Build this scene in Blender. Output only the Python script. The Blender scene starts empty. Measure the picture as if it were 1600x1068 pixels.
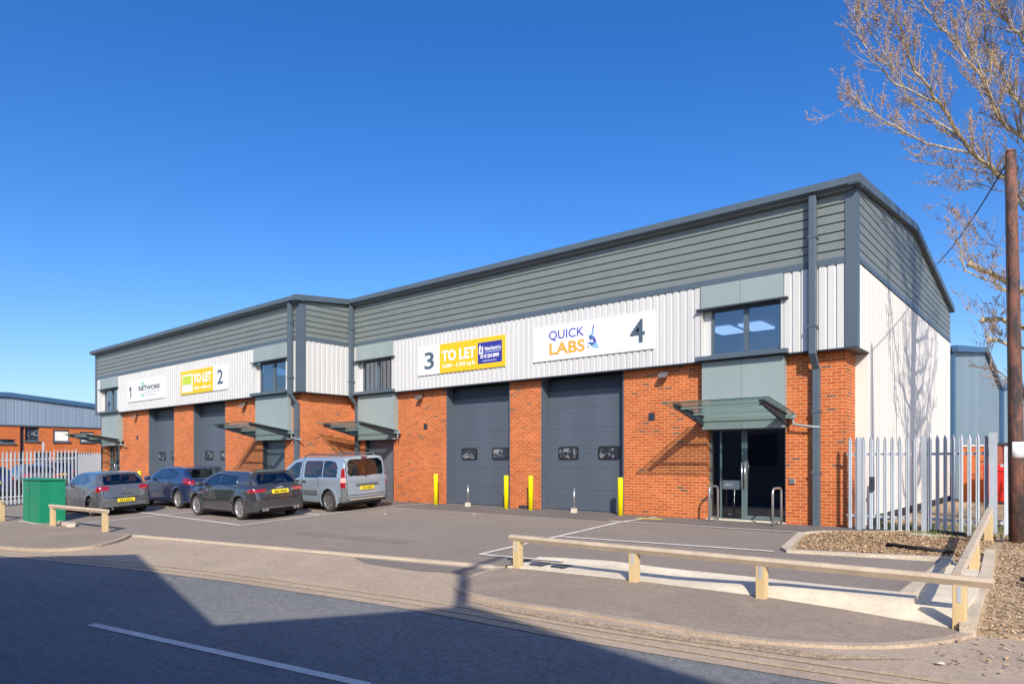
import bpy, math, random
import numpy as np
from mathutils import Vector, Matrix, noise as mnoise
random.seed(7)
rng = np.random.default_rng(11)
sc = bpy.context.scene
COL = sc.collection
R = math.radians
# ------------------------------------------------------------------ helpers
LOC = {}
def wloc(o): return LOC.get(o.name, Vector((0, 0, 0)))
def tag(o, label=None, cat=None, group=None, kind=None):
    if label: o['label'] = label
    if cat: o['category'] = cat
    if group: o['group'] = group
    if kind: o['kind'] = kind
    return o
def empty(name, loc, label=None, cat=None, group=None):
    o = bpy.data.objects.new(name, None); COL.objects.link(o)
    o.location = loc; o.empty_display_size = .2; LOC[o.name] = Vector(loc)
    return tag(o, label, cat, group)
class MB:
    def __init__(s): s.v = []; s.f = []; s.sm = []
    def add(s, vs, fs, smooth=False):
        n = len(s.v); s.v += [tuple(v) for v in vs]; s.f += [tuple(i + n for i in f) for f in fs]; s.sm += [smooth] * len(fs)
        return s
    def box(s, x0, x1, y0, y1, z0, z1):
        x0, x1 = sorted((x0, x1)); y0, y1 = sorted((y0, y1)); z0, z1 = sorted((z0, z1))
        v = [(x0, y0, z0), (x1, y0, z0), (x1, y1, z0), (x0, y1, z0), (x0, y0, z1), (x1, y0, z1), (x1, y1, z1), (x0, y1, z1)]
        return s.add(v, [(0, 3, 2, 1), (4, 5, 6, 7), (0, 1, 5, 4), (1, 2, 6, 5), (2, 3, 7, 6), (3, 0, 4, 7)])
    def prism(s, poly, axis, a0, a1):
        """poly of 2D points extruded along axis: 'x' -> (y,z), 'y' -> (x,z), 'z' -> (x,y)"""
        def P(p, a): return {'x': (a, p[0], p[1]), 'y': (p[0], a, p[1]), 'z': (p[0], p[1], a)}[axis]
        n = len(poly)
        v = [P(p, a0) for p in poly] + [P(p, a1) for p in poly]
        f = [tuple(range(n)), tuple(range(2 * n - 1, n - 1, -1))] + [(i, i + n, (i + 1) % n + n, (i + 1) % n) for i in range(n)]
        return s.add(v, f)
    def tube(s, pts, rads, n=8, caps=True, smooth=True):
        pts = [Vector(p) for p in pts]
        if not isinstance(rads, (list, tuple)): rads = [rads] * len(pts)
        vs = []; prev = None
        for i, p in enumerate(pts):
            d = (pts[min(i + 1, len(pts) - 1)] - pts[max(i - 1, 0)]).normalized()
            if prev is None:
                a = Vector((0, 0, 1)) if abs(d.z) < .9 else Vector((1, 0, 0)); u = d.cross(a).normalized()
            else:
                u = (prev - d * prev.dot(d)).normalized()
            prev = u; w = d.cross(u)
            for k in range(n):
                t = 2 * math.pi * k / n; vs.append(p + (u * math.cos(t) + w * math.sin(t)) * rads[i])
        fs = []
        for i in range(len(pts) - 1):
            for k in range(n):
                a = i * n + k; b = i * n + (k + 1) % n; fs.append((a, b, b + n, a + n))
        s.add(vs, fs, smooth)
        if caps:
            m = len(s.v) - len(vs)
            s.f += [tuple(m + k for k in range(n))[::-1], tuple(m + (len(pts) - 1) * n + k for k in range(n))]; s.sm += [False, False]
        return s
    def lathe(s, prof, axis='y', c=(0, 0, 0), n=32):
        """prof: (r, a) list"""
        vs = []; fs = []
        for (r, a) in prof:
            for k in range(n):
                t = 2 * math.pi * k / n; p, q = r * math.cos(t), r * math.sin(t)
                vs.append({'y': (c[0] + p, c[1] + a, c[2] + q), 'z': (c[0] + p, c[1] + q, c[2] + a)}[axis])
        for i in range(len(prof) - 1):
            for k in range(n):
                a = i * n + k; b = i * n + (k + 1) % n; fs.append((a, a + n, b + n, b))
        return s.add(vs, fs, True)
    def build(s, name, m, parent=None, label=None, bevel=0, uv=True):
        me = bpy.data.meshes.new(name); me.from_pydata(s.v, [], s.f); me.update()
        me.polygons.foreach_set('use_smooth', s.sm)
        me.materials.append(m)
        if uv: boxuv(me)
        o = bpy.data.objects.new(name, me); COL.objects.link(o)
        if parent:
            o.parent = parent; o.location = -wloc(parent) if parent.type == 'EMPTY' else (0, 0, 0)
        if label: o['label'] = label
        if bevel:
            b = o.modifiers.new('b', 'BEVEL'); b.width = bevel; b.segments = 2; b.limit_method = 'ANGLE'; b.angle_limit = R(40)
        return o
def boxuv(me):
    uvl = me.uv_layers.new(name='UV')
    n = len(me.loops)
    co = np.empty(len(me.vertices) * 3); me.vertices.foreach_get('co', co); co = co.reshape(-1, 3)
    lv = np.empty(n, dtype=np.int32); me.loops.foreach_get('vertex_index', lv)
    pn = np.empty(len(me.polygons) * 3); me.polygons.foreach_get('normal', pn); pn = np.abs(pn.reshape(-1, 3))
    lt = np.empty(len(me.polygons), dtype=np.int32); me.polygons.foreach_get('loop_total', lt)
    ax = np.repeat(pn.argmax(1), lt); c = co[lv]
    u = np.where(ax == 0, c[:, 1], c[:, 0]); v = np.where(ax == 2, c[:, 1], c[:, 2])
    uvl.data.foreach_set('uv', np.stack([u, v], 1).ravel())
# ------------------------------------------------------------------ materials
def lin(r, g, b):
    f = lambda c: (c / 255 / 12.92) if c / 255 <= .04045 else ((c / 255 + .055) / 1.055) ** 2.4
    return (f(r), f(g), f(b))
def newmat(name):
    m = bpy.data.materials.new(name); m.use_nodes = True; nt = m.node_tree
    return m, nt, nt.nodes['Principled BSDF']
def node(nt, t, **kw):
    n = nt.nodes.new(t)
    for k, v in kw.items():
        if hasattr(n, k): setattr(n, k, v)
        else: n.inputs[k].default_value = v
    return n
def mixc(nt, fac, a, b, mode='MIX'):
    n = nt.nodes.new('ShaderNodeMix'); n.data_type = 'RGBA'; n.blend_type = mode
    for i, x in ((0, fac), (6, a), (7, b)):
        if isinstance(x, bpy.types.NodeSocket): nt.links.new(x, n.inputs[i])
        elif i == 0: n.inputs[0].default_value = x
        else: n.inputs[i].default_value = (*x, 1)
    return n.outputs[2]
def nz(nt, scale, detail=4, rough=.6, coord='Object', stretch=None, warp=0):
    tc = nt.nodes.new('ShaderNodeTexCoord'); n = nt.nodes.new('ShaderNodeTexNoise')
    n.inputs['Scale'].default_value = scale; n.inputs['Detail'].default_value = detail; n.inputs['Roughness'].default_value = rough
    n.inputs['Distortion'].default_value = warp
    src = tc.outputs[coord]
    if stretch:
        mp = nt.nodes.new('ShaderNodeMapping'); mp.inputs['Scale'].default_value = stretch
        nt.links.new(src, mp.inputs[0]); src = mp.outputs[0]
    nt.links.new(src, n.inputs['Vector']); return n.outputs['Fac']
def ramp(nt, src, a, b, ca=(0, 0, 0), cb=(1, 1, 1)):
    r = nt.nodes.new('ShaderNodeValToRGB'); e = r.color_ramp.elements
    e[0].position = a; e[1].position = b; e[0].color = (*ca, 1); e[1].color = (*cb, 1)
    nt.links.new(src, r.inputs[0]); return r.outputs[0]
def bump(nt, p, h, strength=.3, dist=.01):
    b = nt.nodes.new('ShaderNodeBump'); b.inputs['Strength'].default_value = strength; b.inputs['Distance'].default_value = dist
    nt.links.new(h, b.inputs['Height']); nt.links.new(b.outputs[0], p.inputs['Normal'])
def sc3(c, k): return tuple(min(1, x * k) for x in c)
def mat(name, c, rough=.5, var=.12, scale=3, metal=0, spec=.5, streak=False, bmp=0, fine=0, coat=0):
    m, nt, p = newmat(name)
    f = nz(nt, scale, 5, .65, stretch=(1, 1, .12) if streak else None)
    col = mixc(nt, ramp(nt, f, .3, .7), sc3(c, 1 - var), sc3(c, 1 + var))
    if fine:
        g = nz(nt, scale * 25, 2, .5); col = mixc(nt, ramp(nt, g, .35, .65), sc3(c, 1 - fine), col, 'MIX') if False else mixc(nt, fine, col, ramp(nt, g, .35, .65), 'OVERLAY')
    nt.links.new(col, p.inputs['Base Color'])
    p.inputs['Roughness'].default_value = rough; p.inputs['Metallic'].default_value = metal
    p.inputs['Specular IOR Level'].default_value = spec; p.inputs['Coat Weight'].default_value = coat; p.inputs['Coat Roughness'].default_value = .04
    if bmp: bump(nt, p, nz(nt, scale * 20, 3), bmp, .004)
    return m
def brickmat(name, c1, c2, cm, dark=(.10, .05, .05), dens=.93):
    m, nt, p = newmat(name)
    tc = nt.nodes.new('ShaderNodeTexCoord')
    def bt(a, b, mo, bias=0, off=.5):
        n = nt.nodes.new('ShaderNodeTexBrick'); n.inputs['Scale'].default_value = 1
        n.inputs['Color1'].default_value = (*a, 1); n.inputs['Color2'].default_value = (*b, 1); n.inputs['Mortar'].default_value = (*mo, 1)
        n.inputs['Mortar Size'].default_value = .0075; n.inputs['Mortar Smooth'].default_value = .25; n.inputs['Bias'].default_value = bias
        n.inputs['Brick Width'].default_value = .225; n.inputs['Row Height'].default_value = .075; n.offset = off
        nt.links.new(tc.outputs['UV'], n.inputs['Vector']); return n
    b = bt(c1, c2, cm)
    k = bt((0, 0, 0), (1, 1, 1), (0, 0, 0))
    dk = ramp(nt, k.outputs['Color'], dens, dens + .01)
    col = mixc(nt, dk, b.outputs['Color'], dark)
    col = mixc(nt, b.outputs['Fac'], col, cm)
    f = nz(nt, 1.1, 5, .7); col = mixc(nt, ramp(nt, f, .3, .75, (.82, .8, .78), (1.12, 1.1, 1.08)), (0, 0, 0), col) if False else mixc(nt, 1.0, col, ramp(nt, f, .25, .75, (.76, .74, .72), (1, 1, 1)), 'MULTIPLY')
    g = nz(nt, 60, 2, .5); col = mixc(nt, .25, col, ramp(nt, g, .3, .7), 'OVERLAY')
    nt.links.new(col, p.inputs['Base Color']); p.inputs['Roughness'].default_value = .85; p.inputs['Specular IOR Level'].default_value = .2
    inv = nt.nodes.new('ShaderNodeMath'); inv.operation = 'SUBTRACT'; inv.inputs[0].default_value = 1; nt.links.new(b.outputs['Fac'], inv.inputs[1])
    bump(nt, p, inv.outputs[0], .5, .006); return m
def groundmat(name, c, c2, dust, stain=.35, speck=.2, scale=.35, rough=.9, dustamt=.5, streaks=None, cracks=0):
    m, nt, p = newmat(name)
    a = nz(nt, scale, 6, .62, warp=.4)
    col = mixc(nt, ramp(nt, a, .35, .68), c, c2)
    d = nz(nt, scale * 2.7, 7, .7, stretch=streaks, warp=.6)
    dm = ramp(nt, d, .5, .72); mu = nt.nodes.new('ShaderNodeMath'); mu.operation = 'MULTIPLY'; mu.inputs[1].default_value = dustamt
    nt.links.new(dm, mu.inputs[0]); col = mixc(nt, mu.outputs[0], col, dust)
    s = nz(nt, 1.7, 4, .5); mu2 = nt.nodes.new('ShaderNodeMath'); mu2.operation = 'MULTIPLY'; mu2.inputs[1].default_value = stain
    nt.links.new(ramp(nt, s, .62, .75), mu2.inputs[0]); col = mixc(nt, mu2.outputs[0], col, sc3(c, .72))
    if cracks:
        tc = nt.nodes.new('ShaderNodeTexCoord'); wn = nt.nodes.new('ShaderNodeTexNoise'); wn.inputs['Scale'].default_value = 1.3; nt.links.new(tc.outputs['Object'], wn.inputs['Vector'])
        va = nt.nodes.new('ShaderNodeVectorMath'); va.operation = 'ADD'; nt.links.new(tc.outputs['Object'], va.inputs[0]); nt.links.new(wn.outputs['Color'], va.inputs[1])
        vo = nt.nodes.new('ShaderNodeTexVoronoi'); vo.feature = 'DISTANCE_TO_EDGE'; vo.inputs['Scale'].default_value = .42; nt.links.new(va.outputs[0], vo.inputs['Vector'])
        cm = ramp(nt, vo.outputs['Distance'], .002, .012, (1, 1, 1), (0, 0, 0)); gate = ramp(nt, nz(nt, .25, 2), .48, .56)
        m1 = nt.nodes.new('ShaderNodeMath'); m1.operation = 'MULTIPLY'; nt.links.new(cm, m1.inputs[0]); nt.links.new(gate, m1.inputs[1])
        m2 = nt.nodes.new('ShaderNodeMath'); m2.operation = 'MULTIPLY'; m2.inputs[1].default_value = cracks; nt.links.new(m1.outputs[0], m2.inputs[0]); col = mixc(nt, m2.outputs[0], col, sc3(c, .45))
    g = nz(nt, 45, 3, .7); col = mixc(nt, speck, col, ramp(nt, g, .3, .7), 'OVERLAY')
    g2 = nz(nt, 12, 3, .6); col = mixc(nt, speck * .5, col, ramp(nt, g2, .3, .7), 'OVERLAY')
    nt.links.new(col, p.inputs['Base Color']); p.inputs['Roughness'].default_value = rough; p.inputs['Specular IOR Level'].default_value = .25
    bump(nt, p, nz(nt, 55, 3, .8), .5, .012); return m
def glassmat(name, tint, gloss, rough=.02, ior=1.6):
    m, nt, p = newmat(name); nt.nodes.remove(p); out = nt.nodes['Material Output']
    t = nt.nodes.new('ShaderNodeBsdfTransparent'); t.inputs[0].default_value = (*tint, 1)
    g = nt.nodes.new('ShaderNodeBsdfGlossy'); g.inputs['Roughness'].default_value = rough; g.inputs['Color'].default_value = (.95, .97, 1, 1)
    lw = nt.nodes.new('ShaderNodeLayerWeight'); lw.inputs['Blend'].default_value = .5
    fr = nt.nodes.new('ShaderNodeMath'); fr.operation = 'POWER'; fr.inputs[1].default_value = 4; nt.links.new(lw.outputs['Facing'], fr.inputs[0])
    ma = nt.nodes.new('ShaderNodeMath'); ma.operation = 'ADD'; ma.inputs[1].default_value = gloss; ma.use_clamp = True
    nt.links.new(fr.outputs[0], ma.inputs[0]); mx = nt.nodes.new('ShaderNodeMixShader')
    nt.links.new(ma.outputs[0], mx.inputs[0]); nt.links.new(t.outputs[0], mx.inputs[1]); nt.links.new(g.outputs[0], mx.inputs[2])
    bp = nt.nodes.new('ShaderNodeBump'); bp.inputs['Strength'].default_value = .04; bp.inputs['Distance'].default_value = .02
    nt.links.new(nz(nt, 1.3, 1), bp.inputs['Height']); nt.links.new(bp.outputs[0], g.inputs['Normal'])
    nt.links.new(mx.outputs[0], out.inputs[0]); return m
M = {}
M['brick'] = brickmat('orange_brick', (.66, .165, .042), (.48, .105, .03), (.66, .41, .23), dark=(.27, .11, .06), dens=.96)
M['brick_far'] = brickmat('far_brick', (.62, .14, .03), (.48, .10, .03), (.5, .26, .12), dens=.99)
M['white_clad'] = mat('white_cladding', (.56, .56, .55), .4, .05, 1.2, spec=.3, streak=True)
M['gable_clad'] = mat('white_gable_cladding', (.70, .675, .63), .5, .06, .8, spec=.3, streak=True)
M['grey_clad'] = mat('grey_green_cladding', (.185, .214, .208), .45, .07, 1.5, spec=.4)
M['trim'] = mat('slate_trim', (.085, .115, .145), .4, .08, 2, spec=.4)
M['trim_dark'] = mat('dark_trim', (.035, .045, .06), .45, .1, 2)
M['door'] = mat('door_grey', (.088, .108, .138), .42, .08, 1.5, spec=.4, streak=True)
M['panel'] = mat('sage_panel', (.27, .325, .325), .4, .05, 1.2, spec=.35, streak=True)
M['white'] = mat('sign_white', (.80, .81, .82), .35, .01, 2)
M['roof'] = mat('roof_sheet', (.2, .23, .25), .5, .1, 1)
M['glass'] = glassmat('window_glass', (.42, .50, .60), .22)
M['glass_door'] = glassmat('door_glass', (.45, .50, .55), .10)
M['glass_can'] = glassmat('canopy_glass', (.84, .92, .89), .03, ior=1.5)
M['steel'] = mat('brushed_steel', (.55, .56, .56), .3, .08, 6, metal=.8)
M['galv'] = mat('galvanised_steel', (.42, .465, .51), .45, .2, 5, metal=.05, spec=.5, streak=True)
M['sheet'] = mat('pale_sheet', (.36, .38, .41), .5, .1, 3, streak=True)
M['yellow'] = mat('bollard_yellow', (.86, .72, .0), .4, .05, 2)
M['wood'] = mat('weathered_timber', (.50, .405, .30), .85, .16, 5, fine=.1, bmp=.1, streak=False)
M['wood_post'] = mat('fresh_timber', (.60, .44, .23), .85, .16, 5, fine=.1, bmp=.1, streak=True)
M['green'] = mat('cabinet_green', (.008, .23, .115), .45, .14, 1.6, spec=.4, streak=True)
M['black'] = mat('black', (.012, .012, .014), .7, .1, 3)
M['dark_int'] = mat('dark_interior', (.03, .035, .04), .9, .1, 3)
M['rubber'] = mat('rubber', (.035, .033, .032), .85, .2, 8)
M['alloy'] = mat('alloy', (.52, .51, .5), .35, .1, 10, metal=.6)
M['alloy_dark'] = mat('dark_alloy', (.2, .19, .19), .45, .1, 10, metal=.4)
M['concrete'] = mat('pale_concrete', (.64, .57, .44), .9, .10, 1.2, fine=.12, bmp=.15)
M['haunch'] = groundmat('haunch_concrete', (.68, .60, .46), (.78, .69, .53), (.46, .41, .33), stain=.2, speck=.12, scale=1.1, dustamt=.55)
M['kerb'] = mat('kerb_concrete', (.54, .46, .35), .9, .15, 2.0, fine=.2, bmp=.25)
M['kerb_d'] = mat('dusty_kerb', (.44, .345, .255), .9, .15, 2.0, fine=.2, bmp=.2)
M['line'] = groundmat('worn_white_paint', (.80, .76, .70), (.68, .64, .57), (.46, .40, .35), speck=.25, scale=2, dustamt=.5)
M['yline'] = groundmat('dusty_yellow_paint', (.50, .39, .24), (.47, .37, .25), (.45, .36, .27), speck=.3, scale=2, dustamt=.9)
M['ymark'] = groundmat('faded_yellow_paint', (.6, .5, .1), (.5, .4, .12), (.34, .3, .2), speck=.3, scale=3, dustamt=.7)
M['carpark'] = groundmat('car_park_asphalt', (.245, .208, .175), (.285, .24, .20), (.34, .285, .235), dustamt=.35, streaks=(.5, 1.6, 1), cracks=.0)
M['path'] = groundmat('path_asphalt', (.17, .15, .135), (.20, .175, .16), (.26, .21, .18), dustamt=.3)
M['pave'] = groundmat('pavement_asphalt', (.275, .225, .18), (.33, .265, .205), (.44, .345, .255), dustamt=.5)
M['dusty'] = groundmat('dusty_crossover', (.40, .315, .235), (.47, .37, .275), (.56, .445, .33), stain=.4, dustamt=.6, streaks=(.5, 1.5, 1))
M['road'] = groundmat('road_asphalt', (.185, .19, .19), (.215, .217, .214), (.31, .28, .24), dustamt=.3, speck=.35, cracks=.55, streaks=(.35, 1.4, 1))
M['soil'] = groundmat('verge_soil', (.38, .28, .18), (.45, .33, .21), (.50, .38, .25), speck=.7, scale=.9, dustamt=.6)
M['far_ground'] = groundmat('far_ground', (.24, .20, .17), (.28, .23, .19), (.32, .26, .2), scale=.1)
# ------------------------------------------------------------------ ground heights
def drop(X): return min(.6, max(0., .02 * (-42 - X)))
def G1(X, Y): return -.05 * (14.5 - max(-1, min(14.5, Y))) - drop(X)
def kk(X): return min(.05, max(.015, .05 - .0045 * (X + 8.5)))
def G2(X, Y): return -kk(X) * (14.5 - max(-1, min(14.5, Y))) - drop(X)
def GL(X, Y): return G1(X, Y) + .02      # raised pavement
import bmesh
def drape(name, poly, G, off, m, step=1.0, label=None, kind='structure', parent=None, skirt=0):
    bm = bmesh.new(); vs = [bm.verts.new((x, y, 0)) for x, y in poly]; bm.faces.new(vs)
    xs = [p[0] for p in poly]; ys = [p[1] for p in poly]
    def cuts(a, b, ax):
        k = math.ceil(a / step) * step
        while k < b:
            if k > a + 1e-4:
                co = (k, 0, 0) if ax == 0 else (0, k, 0); no = (1, 0, 0) if ax == 0 else (0, 1, 0)
                bmesh.ops.bisect_plane(bm, geom=bm.verts[:] + bm.edges[:] + bm.faces[:], dist=1e-5, plane_co=co, plane_no=no)
            k += step
    cuts(min(xs), max(xs), 0); cuts(min(ys), max(ys), 1)
    for kx in (-8.5, -42, -.722): 
        bmesh.ops.bisect_plane(bm, geom=bm.verts[:] + bm.edges[:] + bm.faces[:], dist=1e-5, plane_co=(kx, 0, 0), plane_no=(1, 0, 0))
    for ky in (14.5, -1):
        bmesh.ops.bisect_plane(bm, geom=bm.verts[:] + bm.edges[:] + bm.faces[:], dist=1e-5, plane_co=(0, ky, 0), plane_no=(0, 1, 0))
    bmesh.ops.triangulate(bm, faces=bm.faces[:])
    edge = [e for e in bm.edges if len(e.link_faces) == 1]
    for v in bm.verts: v.co.z = G(v.co.x, v.co.y) + off
    for f in bm.faces:
        f.normal_update()
        if f.normal.z < 0: f.normal_flip()
    if skirt:
        ext = bmesh.ops.extrude_edge_only(bm, edges=edge)
        for v in [q for q in ext['geom'] if isinstance(q, bmesh.types.BMVert)]: v.co.z -= skirt
    me = bpy.data.meshes.new(name); bm.to_mesh(me); bm.free(); me.materials.append(m); boxuv(me)
    o = bpy.data.objects.new(name, me); COL.objects.link(o)
    if kind: o['kind'] = kind
    if label: o['label'] = label
    if parent: o.parent = parent
    return o
def resample(path, step=.4):
    out = [path[0]]
    for a, b in zip(path, path[1:]):
        d = math.dist(a, b); n = max(1, int(math.ceil(d / step)))
        for i in range(1, n + 1): out.append((a[0] + (b[0] - a[0]) * i / n, a[1] + (b[1] - a[1]) * i / n))
    return out
def smoothpath(p, it=2):
    for _ in range(it):
        q = [p[0]]
        for a, b in zip(p, p[1:]):
            q += [(a[0] * .75 + b[0] * .25, a[1] * .75 + b[1] * .25), (a[0] * .25 + b[0] * .75, a[1] * .25 + b[1] * .75)]
        q.append(p[-1]); p = q
    return p
def offs(p, w):
    out = []
    for i, a in enumerate(p):
        b = p[min(i + 1, len(p) - 1)]; c = p[max(i - 1, 0)]
        dx, dy = b[0] - c[0], b[1] - c[1]; L = math.hypot(dx, dy) or 1
        out.append((a[0] - dy / L * w, a[1] + dx / L * w))
    return out
def strip(mb, path, w, G, off, h=0, smooth=0):
    p = resample(smoothpath(path, smooth) if smooth else path)
    l, r = offs(p, w / 2), offs(p, -w / 2)
    vs = []; fs = []
    for a, b in zip(l, r):
        if h:
            vs += [(a[0], a[1], G(*a) + off - .12), (a[0], a[1], G(*a) + off + h), (b[0], b[1], G(*b) + off + h), (b[0], b[1], G(*b) + off - .12)]
        else: vs += [(a[0], a[1], G(*a) + off), (b[0], b[1], G(*b) + off)]
    k = 4 if h else 2
    for i in range(len(l) - 1):
        for j in range(k - 1): fs.append((i * k + j, i * k + j + 1, (i + 1) * k + j + 1, (i + 1) * k + j))
    if h: fs += [(0, 1, 2, 3), tuple((len(l) - 1) * k + j for j in (3, 2, 1, 0))]
    fs = [f[::-1] for f in fs] if not h else [f for f in fs]
    mb.add(vs, fs); return mb
# base terrain
def terrain():
    def axis(a, b, c, d): 
        near = list(np.arange(b, c + .1, 2.0)); return [a, a / 3, a / 8 - 30] + near + [d / 8 + 30, d / 3, d]
    xs = sorted(set([-2500, -900, -300, -140, -90] + list(range(-70, 41, 2)) + [60, 120, 300, 900, 2500, -26.0]))
    ys = sorted(set([-2500, -900, -300, -120, -60] + list(range(-30, 71, 2)) + [14.5, -1, 100, 160, 300, 900, 2500, 4000]))
    vs = [(x, y, min(G1(x, y), G2(x, y)) - .06) for y in ys for x in xs]; n = len(xs)
    fs = [(j * n + i, j * n + i + 1, (j + 1) * n + i + 1, (j + 1) * n + i) for j in range(len(ys) - 1) for i in range(n - 1)]
    o = MB().add(vs, fs).build('ground', M['far_ground']); o['kind'] = 'structure'
terrain()
YIN = [(-75, -9), (-50, -2.5), (-35, 1.2), (-25, 3.2), (-18.9, 4.4), (-16.0, 4.95), (-13.6, 5.47), (-10.6, 5.98), (-9.05, 6.15), (-7.89, 6.3), (-6.86, 6.4), (-5.65, 6.46), (-4.43, 6.5), (-3.14, 6.6), (-2.06, 6.7), (-.75, 6.87), (3, 7.3), (9, 7.9), (20, 9)]
EDGE = [(-45, 5.2), (-34, 5.5), (-25.96, 6.1), (-23.58, 6.43), (-22.21, 6.58), (-20.93, 6.76), (-19.47, 6.87), (-18.29, 6.99), (-15.86, 7.38), (-11.68, 8.0), (-9.46, 8.36), (-8.28, 8.55), (-7.43, 8.66)]
CTOP = [(-7.43, 9.6), (-7.18, 9.67), (-6.05, 9.8), (-4.96, 9.6), (-3.64, 9.5), (-2.41, 9.38), (-1.6, 9.36)]
road_poly = [(p[0], p[1] - .2) for p in YIN] + [(20, -2.5), (-3, -2.9), (-20, -4.2), (-45, -11), (-75, -18)]
drape('road', road_poly, G1, -.02, M['road'], 2)
drape('crossover', [(p[0], p[1] - .44) for p in YIN] + [(20, 13), (-1.0, 8.6)] + [(-1.0, 8.95), (-7.43, 8.95)] + [(p[0], p[1] + .05) for p in EDGE[::-1]] + [(-75, 5)], G1, -.012, M['dusty'], 2)
drape('pavement_south', [(-75, -18.2), (-45, -11.2), (-20, -4.4), (-3, -3.1), (20, -2.7), (20, -40), (-75, -40)], G1, .06, M['pave'], 4)
drape('car_park', EDGE + [(-7.43, 9.6)] + CTOP[1:] + [(-1.5, 12.2), (-3.96, 12.0), (-4.35, 14.6), (-3.3, 15.5), (-2.6, 16.25), (-2.6, 17.4), (-3.9, 18), (-45, 18), (-58, 22), (-60, 5)], G2, 0, M['carpark'], 1)
drape('footpath', [(-21.9, 14.55), (-4.4, 14.62), (-4.05, 15.1), (-2.68, 16.3), (-2.68, 17.3), (-21.9, 17.3)], G2, .006, M['path'], 2)
# verge / mulch bed
mulch_poly = [(-4.26, 14.25), (-3.9, 12.2), (-1.58, 12.45), (-1.1, 11.7), (-1.0, 9.6), (-.93, 8.6), (-.8, 8.55), (2, 8.7), (8, 9.5), (8, 34), (-3.7, 34), (-3.7, 17.5), (-2.7, 16.45), (-4.0, 15.06)]
def GM(X, Y): return max(G1(X, Y), G2(X, Y) if X < -1.2 else -9) + (.03 if X < -1.2 else .012) + (.06 * max(0, min(1, (Y - 9) / 5)) if X > -1.5 else .0)
drape('verge', mulch_poly, GM, 0, M['soil'], .5, skirt=.2)
# kerbs and edgings
M['rust'] = groundmat('rust_stain', (.30, .17, .09), (.34, .22, .14), (.30, .245, .2), dustamt=.9, scale=1.5)
mb = MB(); strip(mb, [(p[0], p[1] + .12) for p in EDGE[7:]], .09, G1, .006); mb.build('rust_stain', M['rust'])['kind'] = 'structure'
k = MB(); strip(k, EDGE, .11, G1, 0, .022)
k.build('edging_kerb', M['kerb'])['kind'] = 'structure'
KERBL = [(-75, -8.6), (-50, -2.1), (-35, 1.55), (-25, 3.3), (-18.97, 4.45), (-18.02, 4.72), (-17.1, 5.12), (-16.9, 5.75), (-17.5, 6.45), (-18.29, 6.95)]
kb = MB(); strip(kb, KERBL, .12, G1, 0, .045, 2); kb.build('pavement_kerb_west', M['kerb_d'])['kind'] = 'structure'
drape('pavement_west', smoothpath(KERBL, 2) + EDGE[7:1:-1] + [(-34, 5.5), (-75, 5)], G1, .035, M['pave'], 2)
KERBR = [(-7.43, 8.6), (-7.42, 7.87), (-7.24, 7.33), (-6.81, 6.98), (-6.01, 6.86), (-4.87, 6.96), (-3.72, 7.02), (-3.0, 7.02), (-2.45, 7.1), (-1.74, 7.4), (-1.31, 7.77), (-1.0, 8.22), (-.9, 8.5)]
kb = MB(); strip(kb, KERBR, .10, G1, 0, .022, 2); kb.build('pavement_kerb_east', M['kerb_d'])['kind'] = 'structure'
drape('pavement_east', smoothpath(KERBR, 2) + [(-1.0, 8.55), (-2.76, 8.86), (-5.05, 8.86), (-6.86, 8.72)], G1, .02, M['pave'], 1)
# concrete haunch between the pavement and the raised bays
def haunch():
    bot = resample([(-7.4, 8.72), (-6.86, 8.78), (-5.05, 8.90), (-3.21, 8.88), (-2.2, 8.76), (-1.5, 8.62)], .25)
    mb = MB(); top = CTOP
    def ty(x):
        for a, b in zip(top, top[1:]):
            if a[0] <= x <= b[0]: return a[1] + (b[1] - a[1]) * (x - a[0]) / (b[0] - a[0])
        return top[0][1] if x < top[0][0] else top[-1][1]
    rows = []
    for (x, y) in bot:
        t = ty(x); zb = G1(x, y) + .024; zt = G2(x, t) + .012
        steep = max(0, min(1, (x + 4.6) / 1.6))
        row = []
        for q in (0, .12, .25, .45, .65, .85, .93, 1):
            yy = y + (t - y) * q; flat = zb + (zt - zb) * q * q * .9
            bank = zb + (zt - zb) * min(1, q * 3.2) ** .8
            row.append((x, yy, flat * (1 - steep) + bank * steep if q < 1 else zt))
        row[-2] = (row[-2][0], row[-2][1], zt); rows.append(row)
    n = len(rows[0]); vs = [p for r in rows for p in r]
    fs = [(i * n + j, (i + 1) * n + j, (i + 1) * n + j + 1, i * n + j + 1) for i in range(len(rows) - 1) for j in range(n - 1)]
    L_ = rows[-1]; mb.add(vs, fs, True); mb.add(list(L_) + [(p[0], p[1], p[2] - .3) for p in L_], [(j, j + n, j + n + 1, j + 1) for j in range(n - 1)])
    mb.add([r_[0] for r_ in rows] + [(r_[0][0], r_[0][1], r_[0][2] - .2) for r_ in rows], [(i, i + len(rows), i + len(rows) + 1, i + 1) for i in range(len(rows) - 1)])
    o = mb.build('concrete_haunch', M['haunch']); o['kind'] = 'structure'
haunch()
mb = MB()   # side kerb, concrete slab and outer kerb by the corner post
for a, b in zip([(-1.62, 9.3), (-1.6, 11.16), (-1.58, 12.5)], [(-1.6, 11.16), (-1.58, 12.5)]):
    strip(mb, [a, b], .15, G2, 0, .03)
mb.build('side_kerb', M['kerb'])['kind'] = 'structure'
mb = MB(); strip(mb, [(-.92, 8.45), (-.98, 9.6), (-1.03, 11.5), (-1.16, 13.5)], .14, lambda x, y: G1(x, y), 0, .11)
mb.build('outer_kerb', M['kerb'])['kind'] = 'structure'
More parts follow.
